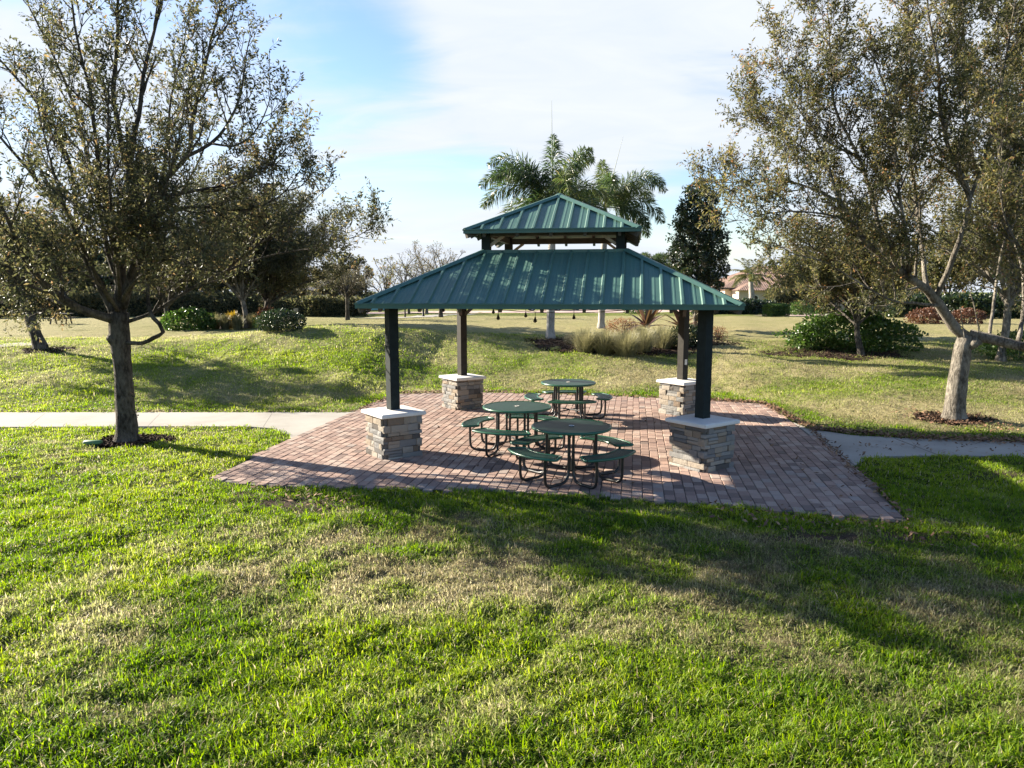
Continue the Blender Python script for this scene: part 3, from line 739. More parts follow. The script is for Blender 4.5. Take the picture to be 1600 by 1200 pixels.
# --- left foreground oak
def left_oak():
    t = Tree(21, (.085, .032)); t.base_t = .36; b = Z(199, 691, 0); Yb = b.y
    trunk = [b + Vector((0, 0, -.05)), b + Vector((0, 0, .06))] + px([(198, 665, 0), (195, 620, 0), (192, 575, 0), (188, 535, 0), (186, 508, 0), (187, 488, 0)], Yb)
    t.mb.tube(smooth_pts(trunk, .12), np.interp(np.linspace(0, 1, len(smooth_pts(trunk, .12))), [0, .05, .12, .3, .7, .85, 1], [.27, .24, .19, .165, .15, .175, .16]), 14, rnd=.045)
    # burl and stub on the left
    t.mb.tube([P(188, 534, Yb), P(176, 530, Yb - .10), P(169, 526, Yb - .16)], [.13, .105, .06], 8, rnd=.12)
    lim = lambda pts, r0, r1, **k: t.limb(px([(u, v, d * (1.2 if d < 0 else .45)) for u, v, d in pts], Yb), r0 * .74, r1 * .8, **k)
    K = dict(k2=.20, l2=.95, l3=.46, step_leaf=.034, n3=7, n4=4, upb=.16); U = dict(k2=.23, l2=.74, l3=.42, step_leaf=.038, n3=5, n4=3, upb=.22)
    lim([(187, 492, 0), (189, 440, .1), (191, 380, .2), (198, 310, .2), (203, 266, .2)], .15, .085, **dict(K, start=.5))
    lim([(203, 266, .2), (191, 235, .1), (184, 190, 0), (177, 150, -.2), (179, 110, -.3), (183, 70, -.4), (184, 10, -.6), (190, -60, -.6)], .075, .02, **U)
    lim([(203, 266, .2), (208, 222, .3), (218, 170, .4), (224, 118, .5), (234, 75, .6), (250, 10, .8), (256, -60, 1)], .07, .02, **U)
    lim([(191, 480, 0), (208, 420, -.1), (226, 350, -.3), (241, 304, -.4), (270, 268, -.5), (294, 243, -.6), (300, 195, -.7), (310, 145, -.8), (326, 80, -1), (345, 10, -1)], .115, .018, **dict(U, start=.25))
    lim([(294, 243, -.6), (330, 224, -.5), (355, 195, -.4), (375, 150, -.3), (384, 90, -.3)], .045, .014, **U)
    lim([(330, 224, -.5), (365, 228, -.8), (395, 210, -1.), (412, 182, -1)], .03, .012, **U)
    lim([(243, 308, -.4), (275, 303, -.1), (310, 297, .2), (370, 285, .4), (425, 255, .6)], .05, .013, **K)
    lim([(228, 345, -.3), (266, 329, .2), (315, 323, .7), (385, 328, 1.0), (435, 308, 1.2), (460, 280, 1.3)], .055, .012, **K)
    lim([(240, 308, -.4), (255, 270, .3), (262, 210, .9), (268, 150, 1.4), (285, 80, 1.8)], .05, .015, **U)
    lim([(198, 503, .05), (240, 488, .3), (290, 456, .6), (350, 425, .9), (420, 400, 1.1), (500, 385, 1.2), (560, 368, 1.2)], .05, .007, **dict(K, k2=.22, n3=6, start=.12))
    lim([(350, 425, .9), (400, 385, .6), (440, 355, .4), (475, 328, .3)], .03, .009, **dict(K, k2=.36, n3=4))
    lim([(180, 500, 0), (150, 492, -.3), (112, 476, -.6), (70, 445, -.9), (35, 400, -1.2), (10, 340, -1.4), (-20, 280, -1.5)], .12, .02, **dict(K, start=.3))
    lim([(178, 492, 0), (160, 455, .1), (140, 418, .2), (122, 370, .3), (100, 320, .4), (76, 304, .5), (45, 266, .5), (12, 228, .5), (-40, 170, .5)], .10, .018, **dict(U, start=.3))
    lim([(122, 370, .3), (118, 320, -.2), (110, 260, -.6), (85, 200, -.8), (50, 150, -1), (15, 110, -1), (-30, 60, -1)], .06, .015, **U)
    lim([(187, 450, .1), (165, 380, .6), (150, 300, 1), (130, 220, 1.3), (110, 150, 1.5), (80, 80, 1.6), (45, 10, 1.7)], .07, .016, **dict(U, start=.3))
    lim([(187, 450, .1), (175, 380, -.6), (160, 300, -1.1), (150, 220, -1.5), (140, 140, -1.7), (120, 60, -1.8), (110, -20, -1.8)], .07, .016, **dict(U, start=.35))
    lim([(112, 476, -.6), (80, 470, .1), (30, 455, .6), (-30, 420, .9)], .05, .014, **K)
    lim([(191, 480, 0), (205, 440, .8), (225, 390, 1.5), (250, 340, 2.0), (290, 290, 2.3), (320, 230, 2.5)], .08, .015, **dict(U, start=.35))
    lim([(184, 485, -.1), (170, 462, -.5), (150, 440, -.9), (120, 425, -1.3), (90, 430, -1.6)], .05, .01, **dict(K, start=.3))
    lim([(190, 470, -.1), (205, 445, -.6), (235, 420, -1.1), (265, 405, -1.4), (290, 415, -1.6)], .05, .01, **dict(K, start=.3))
    lim([(188, 440, .1), (180, 410, -.5), (170, 385, -1.0), (165, 365, -1.4), (150, 360, -1.7)], .045, .01, **dict(K, start=.3))
    lim([(190, 400, .2), (205, 370, -.5), (225, 350, -1.0), (240, 355, -1.5)], .04, .01, **dict(K, start=.3))
    lim([(112, 476, -.6), (95, 450, -.3), (60, 415, -.1), (20, 400, .1)], .04, .01, **dict(K, start=.2))
    lim([(240, 488, .3), (260, 455, .1), (300, 425, 0), (330, 395, 0)], .04, .01, **dict(K, start=.2))
    lim([(188, 470, 0), (184, 420, -.7), (178, 360, -1.3), (172, 300, -1.8), (168, 230, -2.1), (170, 150, -2.2)], .06, .012, **dict(U, start=.25))
    lim([(200, 460, 0), (222, 405, -.7), (246, 335, -1.4), (268, 262, -1.9), (285, 190, -2.1)], .055, .012, **dict(U, start=.25))
    lim([(172, 470, 0), (140, 410, -.7), (108, 340, -1.3), (84, 270, -1.8), (66, 200, -2.0)], .055, .012, **dict(U, start=.25))
    # bent grey low branch
    t.mb.tube(smooth_pts(px([(190, 535, 0), (222, 536, -.2), (240, 528, -.3), (255, 519, -.35), (249, 506, -.35), (240, 497, -.3), (232, 478, -.2), (230, 440, 0)], Yb), .1), .036, 7, rnd=.08)
    lim([(230, 440, 0), (228, 410, .1), (240, 370, .1)], .035, .012, **K)
    # thin hanging vine shoot beside the trunk
    sh = px([(214, 665, -.1), (213, 630, -.12), (208, 605, -.15), (210, 590, -.15)], Yb); t.mb.tube(smooth_pts(sh, .1), .004, 4); t.leaves(sh, .05, .6)
    return t.finish('oak_tree', 'large grey trunked oak standing left of the pavilion beside the concrete path', 'tree', M['oak_leaf'], M['bark_oak'], tuple(b))
LO = left_oak()

# --- right foreground oak
def right_oak():
    t = Tree(33, (.082, .031)); t.base_t = .42; b = at(1491, 656); Yb = b.y
    trunk = [b + Vector((0, 0, -.08)), b + Vector((0, 0, .05))] + px([(1493, 630, 0), (1496, 600, 0), (1501, 565, 0), (1505, 540, 0), (1510, 524, 0)], Yb)
    tp = smooth_pts(trunk, .12)
    t.mb.tube(tp, np.interp(np.linspace(0, 1, len(tp)), [0, .05, .12, .4, .8, 1], [.31, .27, .215, .19, .175, .15]), 14, rnd=.045)
    t.mb.tube([P(1508, 542, Yb), P(1522, 537, Yb - .15), P(1530, 531, Yb - .2)], [.115, .105, .085], 9, rnd=.08)
    lim = lambda pts, r0, r1, **k: t.limb(px(pts, Yb), r0 * .72, r1 * .8, **k)
    K = dict(k2=.17, l2=1.0, l3=.48, step_leaf=.030, n3=8, n4=4, upb=.15)
    lim([(1512, 528, 0), (1492, 512, 0), (1474, 486, -.1), (1461, 468, -.2), (1447, 452, -.3), (1420, 434, -.4), (1382, 405, -.5), (1345, 370, -.5), (1312, 316, -.5)], .165, .06, **dict(K, start=.35))
    lim([(1312, 316, -.5), (1275, 297, -.4), (1234, 284, -.3), (1187, 281, -.2), (1145, 285, -.1)], .045, .01, **K)
    lim([(1330, 345, -.5), (1290, 335, -.9), (1240, 330, -1.2), (1190, 335, -1.3)], .04, .01, **K)
    lim([(1382, 405, -.5), (1368, 330, -.2), (1347, 259, 0), (1325, 212, 0), (1304, 166, 0), (1299, 94, 0), (1293, 20, 0)], .075, .012, **K)
    lim([(1340, 245, 0), (1294, 222, -.5), (1262, 190, -.6), (1240, 156, -.7), (1222, 110, -.7)], .04, .009, **K)
    lim([(1330, 300, -.2), (1290, 262, .4), (1256, 231, .6), (1215, 206, .7), (1180, 178, .7)], .04, .009, **K)
    lim([(1420, 434, -.4), (1416, 370, -.8), (1405, 300, -1), (1398, 220, -1.2), (1388, 150, -1.3), (1372, 110, -1.3)], .065, .014, **K)
    lim([(1447, 452, -.3), (1440, 380, .4), (1430, 300, .9), (1420, 220, 1.2), (1424, 120, 1.4), (1418, 30, 1.5), (1425, -40, 1.5)], .075, .014, **K)
    lim([(1461, 468, -.2), (1490, 400, -.6), (1515, 312, -.9), (1484, 237, -1.1), (1469, 169, -1.2), (1466, 103, -1.3), (1450, 20, -1.4), (1450, -40, -1.4)], .085, .016, **dict(K, start=.3))
    lim([(1515, 312, -.9), (1540, 240, -1), (1560, 160, -1), (1575, 70, -1), (1590, -20, -1)], .05, .014, **K)
    lim([(1514, 522, 0), (1545, 529, -.2), (1590, 540, -.5), (1640, 548, -.8), (1700, 540, -1)], .16, .10, **dict(K, start=.6))
    lim([(1545, 529, -.2), (1552, 480, .2), (1560, 420, .5), (1575, 340, .8), (1580, 250, 1), (1570, 160, 1.2), (1560, 60, 1.3), (1560, -30, 1.3)], .05, .014, **dict(K, start=.3))
    lim([(1600, 542, -.5), (1630, 460, -.5), (1640, 370, -.5), (1625, 280, -.5), (1610, 180, -.5), (1620, 80, -.5)], .06, .014, **dict(K, start=.25))
    lim([(1590, 540, -.5), (1600, 470, .4), (1590, 390, .9), (1540, 300, 1.3), (1510, 200, 1.5), (1510, 100, 1.6), (1500, 0, 1.6)], .07, .016, **dict(K, start=.3))
    lim([(1468, 478, -.2), (1430, 474, -.5), (1390, 468, -.8), (1340, 440, -1), (1290, 410, -1.1), (1250, 400, -1.1)], .05, .01, **dict(K, start=.3, k2=.3))
    lim([(1600, 542, -.5), (1620, 500, -1.5), (1610, 420, -2), (1570, 340, -2.3), (1560, 240, -2.5)], .06, .014, **dict(K, start=.3))
    for (x0, x1, v1) in ((1531, 1521, 470), (1534, 1516, 455), (1507, 1500, 480)):
        sh = px([(x0, 528, -.2), ((x0 + x1) / 2, (528 + v1) / 2, -.2), (x1, v1, -.25)], Yb); t.mb.tube(smooth_pts(sh, .1), .009, 4); t.leaves(sh, .09, .6)
    return t.finish('oak_tree', 'large pale trunked oak with sprawling forked limbs right of the pavilion', 'tree', M['oak_leaf_tan'], M['bark_pale'], tuple(b))
RO = right_oak()

def auto_tree(name, label, base, hgt, rad, th, seed, leafm, barkm, leaf, r0, n=7, dens=1.0, tint=.45, k2=.5, n3=5, n4=2, sl=.08, group=None, cat='tree', lean=(0, 0), zlow=None, l2f=.36, cone=False):
    t = Tree(seed, leaf); t.base_t = tint; rn = t.r; base = Vector(base)
    zc = (th * .8 + hgt) / 2 if zlow is None else (zlow + hgt) / 2; rz = (hgt - (th * .8 if zlow is None else zlow)) / 2
    c = base + Vector((lean[0], lean[1], zc)); t.env = (c, (rad, rad, rz))
    cr = base + Vector((lean[0] * .3, lean[1] * .3, th))
    tr = [base + Vector((0, 0, -.1)), base + Vector((0, 0, .1)), base.lerp(cr, .5) + Vector((rn.uniform(-.05, .05), 0, 0)), cr]
    tp = smooth_pts(tr, .3); t.mb.tube(tp, [r0 * (1.35 if i == 0 else 1.2 if i == 1 else 1 - .25 * i / len(tp)) for i in range(len(tp))], 9, rnd=.05)
    for i in range(n):
        a = 2 * math.pi * (i * .618 + rn.uniform(-.05, .05)); el = -.55 + 1.7 * (i / max(1, n - 1)) ** .9 + rn.uniform(-.12, .12)
        e = Vector((math.cos(a) * math.cos(el) * rad, math.sin(a) * math.cos(el) * rad, math.sin(el) * rz)) * .82 + c
        if cone:
            f_ = i / n; s0 = base + Vector((0, 0, th * .4 + (hgt * .9 - th * .4) * f_)); w = rad * (1.0 - .88 * f_ ** 1.2)
            e = s0 + Vector((math.cos(i * 2.4) * w, math.sin(i * 2.4) * w, w * .5)); mid = s0.lerp(e, .5) + Vector((0, 0, -.05))
            t.limb([s0, mid, e], .03, .01, k2=k2, l2=rad * l2f, l3=rad * l2f * .5, start=.1, step_leaf=sl, n3=n3, n4=n4, nside=4, dens=dens)
            continue
        s0 = tp[-1 - rn.randint(0, 1)]; mid = s0.lerp(e, .5) + Vector((0, 0, rz * .15)) + t.rv() * rad * .1
        t.limb([s0, mid, e], r0 * .5, .015, k2=k2, l2=rad * l2f, l3=rad * l2f * .5, start=.2, step_leaf=sl, n3=n3, n4=n4, nside=5, dens=dens)
    if cone: t.mb.tube([base + Vector((0, 0, th * .4)), base + Vector((0, 0, hgt * .95))], [r0, .02], 6)
    return t.finish(name, label, cat, leafm, barkm, tuple(base), group)
OL = (.12, .05)
auto_tree('oak_tree', 'shaded oak with a short thick trunk at the far left edge', at(64, 546), 4.7, 2.5, 1.75, 51, M['oak_leaf'], M['bark_oak'], OL, .19, 16, tint=.45, k2=.42, n3=8, n4=4, sl=.055, lean=(-1.5, .2), zlow=1.0)
b = at(386, 512)
auto_tree('oak_tree', 'dense dark oak with a sunlit pale trunk on the left mound', b, 6.8, 3.2, 1.5, 52, M['oak_leaf'], M['bark_pale'], OL, .13, 20, tint=.25, k2=.36, n3=8, n4=4, sl=.05, lean=(-.8, .4), zlow=.7)
b = at(405, 511)
auto_tree('oak_tree', 'dark oak with twin grey trunk right of the pale trunk on the left mound', b + Vector((0, .6, 0)), 6.4, 3.3, 1.3, 53, M['oak_leaf'], M['bark_oak'], OL, .17, 20, tint=.3, k2=.36, n3=8, n4=4, sl=.05, lean=(.75, .6), zlow=.75)
auto_tree('oak_tree', 'small dark leafed tree in the mulch between the two left oaks', on(266, 34), 4.6, 2.6, 1.2, 54, M['oak_leaf'], M['bark_oak'], (.13, .055), .12, 14, tint=.3, k2=.40, n3=8, n4=4, sl=.06, zlow=.8)
auto_tree('oak_tree', 'brown green oak in front of the clipped hedge right of the pavilion', at(1345, 556), 5.0, 2.7, 1.3, 55, M['oak_leaf_tan'], M['bark_oak'], OL, .10, 15, tint=.45, k2=.36, n3=8, n4=4, sl=.05, lean=(-.5, .5), zlow=.85)
auto_tree('oak_tree', 'oak with chalky pale trunk behind the right foreground oak', on(1560, 23.5), 7.2, 3.6, 2.0, 56, M['oak_leaf_tan'], M['bark_pale'], OL, .13, 15, tint=.40, k2=.42, n3=8, n4=4, sl=.055, lean=(.3, 0), zlow=1.3)
auto_tree('magnolia_tree', 'dark glossy upright tree between the palms and the house', on(1084, 33), 6.5, 1.3, .9, 57, M['dark_leaf'], M['bark_pale'], (.16, .075), .10, 46, tint=.42, k2=.20, n3=9, n4=3, sl=.055, cone=True, l2f=.5)
# far trees
auto_tree('bare_tree', 'thin trunked tree with pale sparse crown left of the pavilion roof', on(546, 42), 3.2, 1.7, 1.5, 61, M['pale_leaf'], M['bark_oak'], (.12, .05), .12, 10, tint=.4, k2=.26, n3=6, n4=2, sl=.09, zlow=1.0)
auto_tree('bare_tree', 'tall wispy grey crowned tree behind the left roof slope', on(668, 58), 5.6, 2.7, 1.6, 62, M['pale_leaf'], M['bark_pale'], (.13, .05), .13, 10, tint=.55, k2=.45, n3=6, n4=2, sl=.16, zlow=1.5, dens=.8)
auto_tree('bare_tree', 'airy olive tree between the pale tree and the wispy grey tree', on(606, 55), 4.3, 2.0, 1.2, 63, M['oak_leaf_tan'], M['bark_oak'], (.15, .07), .12, 9, tint=.5, k2=.36, n3=5, n4=2, sl=.11, zlow=1.0)
auto_tree('street_tree', 'small tree with dark trunk beside the far path, under the roof edge', on(690, 46), 4.4, 2.0, 2.2, 64, M['pale_leaf'], M['bark_oak'], (.14, .06), .13, 8, tint=.5, k2=.5, n3=5, n4=2, sl=.12, zlow=2.0)
auto_tree('street_tree', 'slim black trunked tree right of the left front post', on(635, 45), 3.8, 1.4, 2.1, 65, M['oak_leaf_tan'], M['bark_oak'], (.14, .06), .05, 7, tint=.4, k2=.5, n3=5, n4=2, sl=.13, zlow=2.0)
auto_tree('street_tree', 'second slim trunked tree beyond the first beside the far road', on(641, 58), 4.2, 1.7, 2.1, 66, M['oak_leaf'], M['bark_oak'], (.15, .07), .10, 7, tint=.4, k2=.5, n3=5, n4=2, sl=.13, zlow=2.0)
FAR = [('dark rounded tree left of the pale sparse tree', 540, 66, 5.4, 2.6, 'oak_leaf'), ('dark tree far behind the small tree in the left mulch', 330, 62, 6.5, 4.5, 'dark_leaf'),
       ('broad dark tree at the far left edge behind the shaded oak', 40, 58, 7.5, 5.5, 'oak_leaf'), ('dark tree behind the trunk of the left foreground oak', 190, 64, 7.0, 5.0, 'dark_leaf'),
       ('dark tree behind the right end of the left mound', 445, 70, 5.2, 3.6, 'oak_leaf'),
       ('dark leafy tree far left of the mound, behind the bright green bush', 265, 56, 6.0, 4.0, 'dark_leaf'), ('dark tree behind the two mound oaks', 385, 60, 6.0, 4.0, 'dark_leaf'),
       ('dark tree at the far left behind the park bench', 110, 66, 7.0, 4.6, 'dark_leaf'),
       ('olive tree beside the house, left of the shaded drive', 1250, 66, 5.6, 3.6, 'oak_leaf_tan'), ('deep green tree behind the clipped hedge oak', 1350, 72, 7.0, 5.0, 'oak_leaf'),
       ('deep green tree behind the right foreground oak', 1470, 66, 7.0, 5.2, 'oak_leaf_tan'), ('dark tree at the far right edge behind the chalky oak', 1590, 60, 7.0, 5.0, 'dark_leaf')]
for i, (lab, u, Yd, hg, rd, lm) in enumerate(FAR):
    auto_tree('far_tree', lab, on(u, Yd), hg, rd, .9, 70 + i, M[lm], M['bark_oak'], (.26, .15), .18, 11, tint=.35, k2=rd * .10, n3=9, n4=3, sl=.12, zlow=.3, group='trees along the far edge of the park')
# ------------------------------------------------------------------ palms
def palm(name, label, base, top, r0, fr, seed, spear=None, plume=True, fl=2.8, leafm='palm_leaf', ll=.5):
    rn = random.Random(seed); base = Vector(base); top = Vector(top); root = thing(name, base, label, 'palm tree')
    t = MB(); pts = [base + Vector((0, 0, -.1)), base + Vector((0, 0, .12)), base.lerp(top, .3), base.lerp(top, .7), top]
    tp = smooth_pts([p - base for p in pts], .25)
    t.tube(tp, np.interp(np.linspace(0, 1, len(tp)), [0, .04, .1, .5, 1], [r0 * 1.5, r0 * 1.3, r0, r0 * 1.05, r0 * .75]), 12, rnd=.02); t.build('trunk', M['bark_palm'], root, True)
    cs = MB(); cs.tube([top - base, top - base + Vector((0, 0, .35)), top - base + Vector((0, 0, .8))], [r0 * .8, r0 * .7, r0 * .3], 10); cs.build('crown_shaft', M['palm_shaft'], root, True)
    for (az, el, L, droop) in fr:
        d = Vector((math.cos(az) * math.cos(el), math.sin(az) * math.cos(el), math.sin(el))); p = top - base + Vector((0, 0, .55)); pts = [p]; N = 14
        for i in range(N):
            d = (d + Vector((0, 0, -droop / N * (.4 + 1.4 * i / N)))).normalized(); p = p + d * (L / N); pts.append(p)
        r_ = MB(); r_.tube(pts, [.022 * (1 - .85 * i / N) + .003 for i in range(N + 1)], 4)
        nl = 380 if plume else 150; lp = []; ld = []; lt = []; ls = []
        bt = rn.uniform(.25, .65)
        for k in range(nl):
            f_ = (.16 + .84 * (k + rn.random()) / nl); x = f_ * N; i = min(int(x), N - 1); q0 = pts[i].lerp(pts[i + 1], x - i); tg = (pts[i + 1] - pts[i]).normalized()
            sd = tg.cross(Vector((0, 0, 1))); sd = sd.normalized() if sd.length > .05 else Vector((1, 0, 0)); u2 = sd.cross(tg)
            a = rn.uniform(0, 2 * math.pi) if plume else rn.choice((0, math.pi)) + rn.gauss(0, .25)
            q_ = sd * math.cos(a) + u2 * math.sin(a) * (1 if plume else .6)
            dr = (tg * rn.uniform(.35, .8) + q_ + Vector((0, 0, -.22))).normalized()
            l_ = ll * (math.sin(math.pi * min(1, .18 + f_ * .8)) ** .6) * rn.uniform(.75, 1.1)
            lp.append(q0); ld.append(dr); ls.append(l_); lt.append(min(1, max(0, bt + rn.gauss(0, .18))))
        Pp = np.array([tuple(x) for x in lp]); D = np.array([tuple(x) for x in ld]); n_ = len(Pp); rs = np.random.default_rng(seed)
        Nn = rs.normal(size=(n_, 3)); S = np.cross(D, Nn); S /= np.linalg.norm(S, axis=1)[:, None]
        Ls = np.array(ls)[:, None]; W = .036; dr_ = np.array([0, 0, -1.])
        m1 = Pp + D * Ls * .5; tip = Pp + D * Ls + dr_ * Ls * .25
        V = np.stack([Pp, m1 + S * W * .5, tip, m1 - S * W * .5], 1).reshape(-1, 3); Fq = np.arange(4 * n_).reshape(-1, 4)
        fo = mesh_np('frond', V, [Fq], M[leafm], root, {'tint': ('FACE', 'FLOAT', np.array(lt))}); r_.build('rachis', M['palm_shaft'], fo)
    if spear:
        s = MB(); p = top - base + Vector((0, 0, .6)); s.tube([p, p + Vector(spear) * .5, p + Vector(spear)], [.02, .014, .004], 5); s.build('spear_leaf', M['palm_shaft'], root)
    return root
M['palm_shaft'] = plain('palm_shaft', (.10, .14, .05), .5, 0, .2, 4)
b = at(860, 528); D1 = b.y
palm('foxtail_palm', 'taller foxtail palm on the left, straight pale trunk and upright spear leaf', b, P(863, 338, D1), .15,
     [(R(178), R(64), 3.1, 1.9), (R(150), R(58), 3.0, 1.8), (R(205), R(55), 2.9, 1.9), (R(175), R(50), 3.1, 1.75), (R(190), R(38), 3.0, 1.9), (R(165), R(12), 2.6, 1.9), (R(85), R(75), 2.7, .7), (R(40), R(62), 2.9, 1.3), (R(20), R(38), 2.7, 1.6),
      (R(-20), R(15), 2.4, 1.7), (R(-80), R(40), 2.7, 1.7), (R(100), R(30), 2.8, 1.6), (R(-120), R(12), 2.4, 1.7), (R(-50), R(60), 2.6, 1.2)], 5, (-.05, 0, 3.5), ll=.66)
b = on(938, 33); D2 = b.y
palm('foxtail_palm', 'right hand foxtail palm with drooping fronds and slanting spear leaf', b, P(945, 344, D2), .15,
     [(R(-25), R(58), 3.2, 2.0), (R(25), R(50), 3.0, 1.9), (R(5), R(55), 3.3, 1.9), (R(-10), R(30), 3.0, 2.0), (R(15), R(5), 2.6, 1.6), (R(180), R(50), 3.0, 1.6), (R(90), R(70), 2.6, .9), (R(-90), R(50), 2.9, 1.6),
      (R(160), R(25), 2.7, 1.6), (R(-40), R(15), 2.6, 1.8), (R(60), R(40), 2.7, 1.6), (R(-130), R(30), 2.6, 1.7)], 6, (.75, 0, 3.0), ll=.66)
b = on(1016, 52)
palm('small_palm', 'short bushy palm peeking between the pavilion roof and the dark tree', b, P(1016, 425, 52), .16,
     [(2 * math.pi * i / 11 + .2, R(45 if i % 2 else 20), 1.9, 1.5) for i in range(11)], 7, None, ll=.5)
b = on(1172, 63)
palm('date_palm', 'date palm with feathery crown in front of the tile roofed house', b, P(1173, 438, 63), .24,
     [(2 * math.pi * i / 20 * 1.0 + .1, R((60, 35, 10, -8)[i % 4]), 2.1, 1.1) for i in range(20)], 8, None, plume=False, ll=.5, leafm='date_leaf') if False else None
M['date_leaf'] = leafmat('date_leaf', [(0, (.05, .06, .02)), (.5, (.13, .13, .04)), (1, (.24, .21, .08))], .35, .4)
palm('date_palm', 'date palm with feathery crown in front of the tile roofed house', b, P(1173, 440, 63), .24,
     [(2 * math.pi * i / 20 + .1, R((62, 35, 12, -6)[i % 4]), 2.1, 1.1) for i in range(20)], 8, None, plume=False, ll=.5, leafm='date_leaf')

# ------------------------------------------------------------------ bushes, grasses
def bush(name, label, base, rx, ry, rz, leaf, n_, leafm, seed, cat='shrub', group=None, tint=.5, lump=.22, sunk=.15, boxy=0, fill=.55):
    rs = np.random.default_rng(seed); base = Vector(base); root = thing(name, base, label, cat, group)
    d = rs.normal(size=(n_, 3)); d /= np.linalg.norm(d, axis=1)[:, None]; d[:, 2] = np.where(d[:, 2] < -.85, -d[:, 2], d[:, 2])
    if boxy: d = np.sign(d) * np.abs(d) ** (1 - boxy); d /= np.max(np.abs(d), axis=1)[:, None] ** boxy * np.linalg.norm(d, axis=1)[:, None] ** (1 - boxy)
    az = np.arctan2(d[:, 1], d[:, 0]); lm = 1 + lump * (vnoise(az * 2.3 + seed, d[:, 2] * 3 + seed * .7 + 40) - .5) * 2 + lump * .5 * (vnoise(az * 6 + 9, d[:, 2] * 7 + 60) - .5) * 2
    r = lm * (1 - (1 - fill) * rs.random(n_) ** 2)
    Pp = d * r[:, None] * np.array([rx, ry, rz]) + np.array([0, 0, rz * (1 - sunk) * .8]); Pp[:, 2] = np.maximum(Pp[:, 2], .02)
    D = d * .8 + rs.normal(size=(n_, 3)) * .6 + np.array([0, 0, .3]); D /= np.linalg.norm(D, axis=1)[:, None]
    Nn = d + rs.normal(size=(n_, 3)) * .7; S = np.cross(D, Nn); S /= np.linalg.norm(S, axis=1)[:, None] + 1e-9; Nn = np.cross(S, D)
    L = (leaf[0] * rs.uniform(.6, 1.2, n_))[:, None]; W = (leaf[1] * rs.uniform(.7, 1.2, n_))[:, None]
    V = np.stack([Pp, Pp + D * L * .5 + S * W * .5, Pp + D * L - Nn * L * .1, Pp + D * L * .5 - S * W * .5], 1).reshape(-1, 3)
    tn = np.clip(tint + rs.normal(0, .2, n_), 0, 1)
    mesh_np('foliage', V, [np.arange(4 * n_).reshape(-1, 4)], leafm, root, {'tint': ('FACE', 'FLOAT', tn)})
    st = MB()
    for i in range(9):
        a = rs.random() * 6.28; q_ = rs.uniform(.3, .85); e = Vector((math.cos(a) * rx * q_, math.sin(a) * ry * q_, rz * rs.uniform(.8, 1.5)))
        st.tube([Vector((math.cos(a) * rx * .1, math.sin(a) * ry * .1, -.05)), e * .5 + Vector((0, 0, .05)), e], [.02, .013, .005], 4)
    st.build('stem', M['bark_oak'], root)
    return root
def tuft(name, label, base, hgt, spread, n_, leafm, seed, w=.012, group=None, cat='ornamental grass', tint=.55):
    rs = np.random.default_rng(seed); base = Vector(base)
    az = rs.random(n_) * 6.283; ln = np.abs(rs.normal(0, .5, n_)) * spread; L = hgt * rs.uniform(.45, 1.15, n_); rr = rs.random(n_) ** .5 * spread * .35
    c, s = np.cos(az), np.sin(az); V = []
    b0 = np.stack([c * rr, s * rr, np.full(n_, -.02)], 1); sd = np.stack([-s, c, 0 * c], 1) * w / 2
    for f_, k in ((0, 1), (.5, .9), (.85, .6)):
        p = b0 + np.stack([c * ln * f_ ** 1.8, s * ln * f_ ** 1.8, L * (f_ - .22 * f_ ** 3 * np.clip(ln / spread, 0, 2))], 1); V += [p - sd * k, p + sd * k]
    p = b0 + np.stack([c * ln * 1.1, s * ln * 1.1, L * (1 - .3 * np.clip(ln / spread, 0, 2))], 1); V.append(p)
    V = np.stack(V, 1).reshape(-1, 3); i0 = (np.arange(n_) * 7)[:, None]
    q_ = np.concatenate([i0 + np.array([[0, 1, 3, 2]]), i0 + np.array([[2, 3, 5, 4]])]); t3 = i0 + np.array([[4, 5, 6]])
    tn = np.clip(tint + rs.normal(0, .22, n_), 0, 1)
    o = mesh_np(name, V, [q_, t3], leafm, None, {'tint': ('FACE', 'FLOAT', np.concatenate([tn, tn, tn]))}); o.location = base
    return tag(o, label, cat, group)
G1 = 'feathery ornamental grass clumps in the palm bed'
for i, (u, v, hh, lab) in enumerate(((915, 549, .78, 'feathery grass clump at the left end of the row below the palms'), (945, 552, .80, 'feathery grass clump second from the left in the palm bed row'),
                                     (978, 556, .85, 'feathery grass clump in the middle of the palm bed row, nearest the pad'), (1003, 549, .85, 'feathery grass clump fourth from the left in the palm bed row'),
                                     (1034, 545, .80, 'feathery grass clump at the right end of the row, beside the dark shrub'))):
    tuft('grass_clump', lab, at(u, v), hh * 1.05, .85, 1500, M['tall_grass'], 100 + i, .009, G1)
G2 = 'tan grass clumps on the left mound'
for i, (u, v, lab) in enumerate(((312, 513, 'tan grass clump leftmost on the left mound'), (337, 514, 'tan grass clump second from the left on the mound'), (352, 515, 'tan grass clump left of the golden plant'),
                                 (372, 515, 'tan grass clump right beside the pale trunk on the mound'), (397, 513, 'tan grass clump between the two trunks on the mound'))):
    tuft('grass_clump', lab, at(u, v), .75, .5, 500, M['tall_grass'], 120 + i, .014, G2, tint=.3)
tuft('croton_plant', 'golden leafed spiky plant left of the pale trunk on the mound', at(364, 513), .8, .5, 260, M['gold_leaf'], 130, .05, cat='plant')
bush('shrub', 'reddish brown shrub right of the grey trunk on the left mound', at(418, 512), .55, .5, .55, (.10, .06), 1500, M['red_leaf'], 131)
bush('shrub', 'bright green rounded bush left of the tan grasses', on(300, 33), 1.15, .9, .55, (.12, .08), 3800, M['green_leaf'], 132)
bush('shrub', 'low dark clipped bush at the right end of the left mound', at(440, 516), .85, .7, .42, (.08, .05), 4200, M['dark_leaf'], 133, lump=.08)
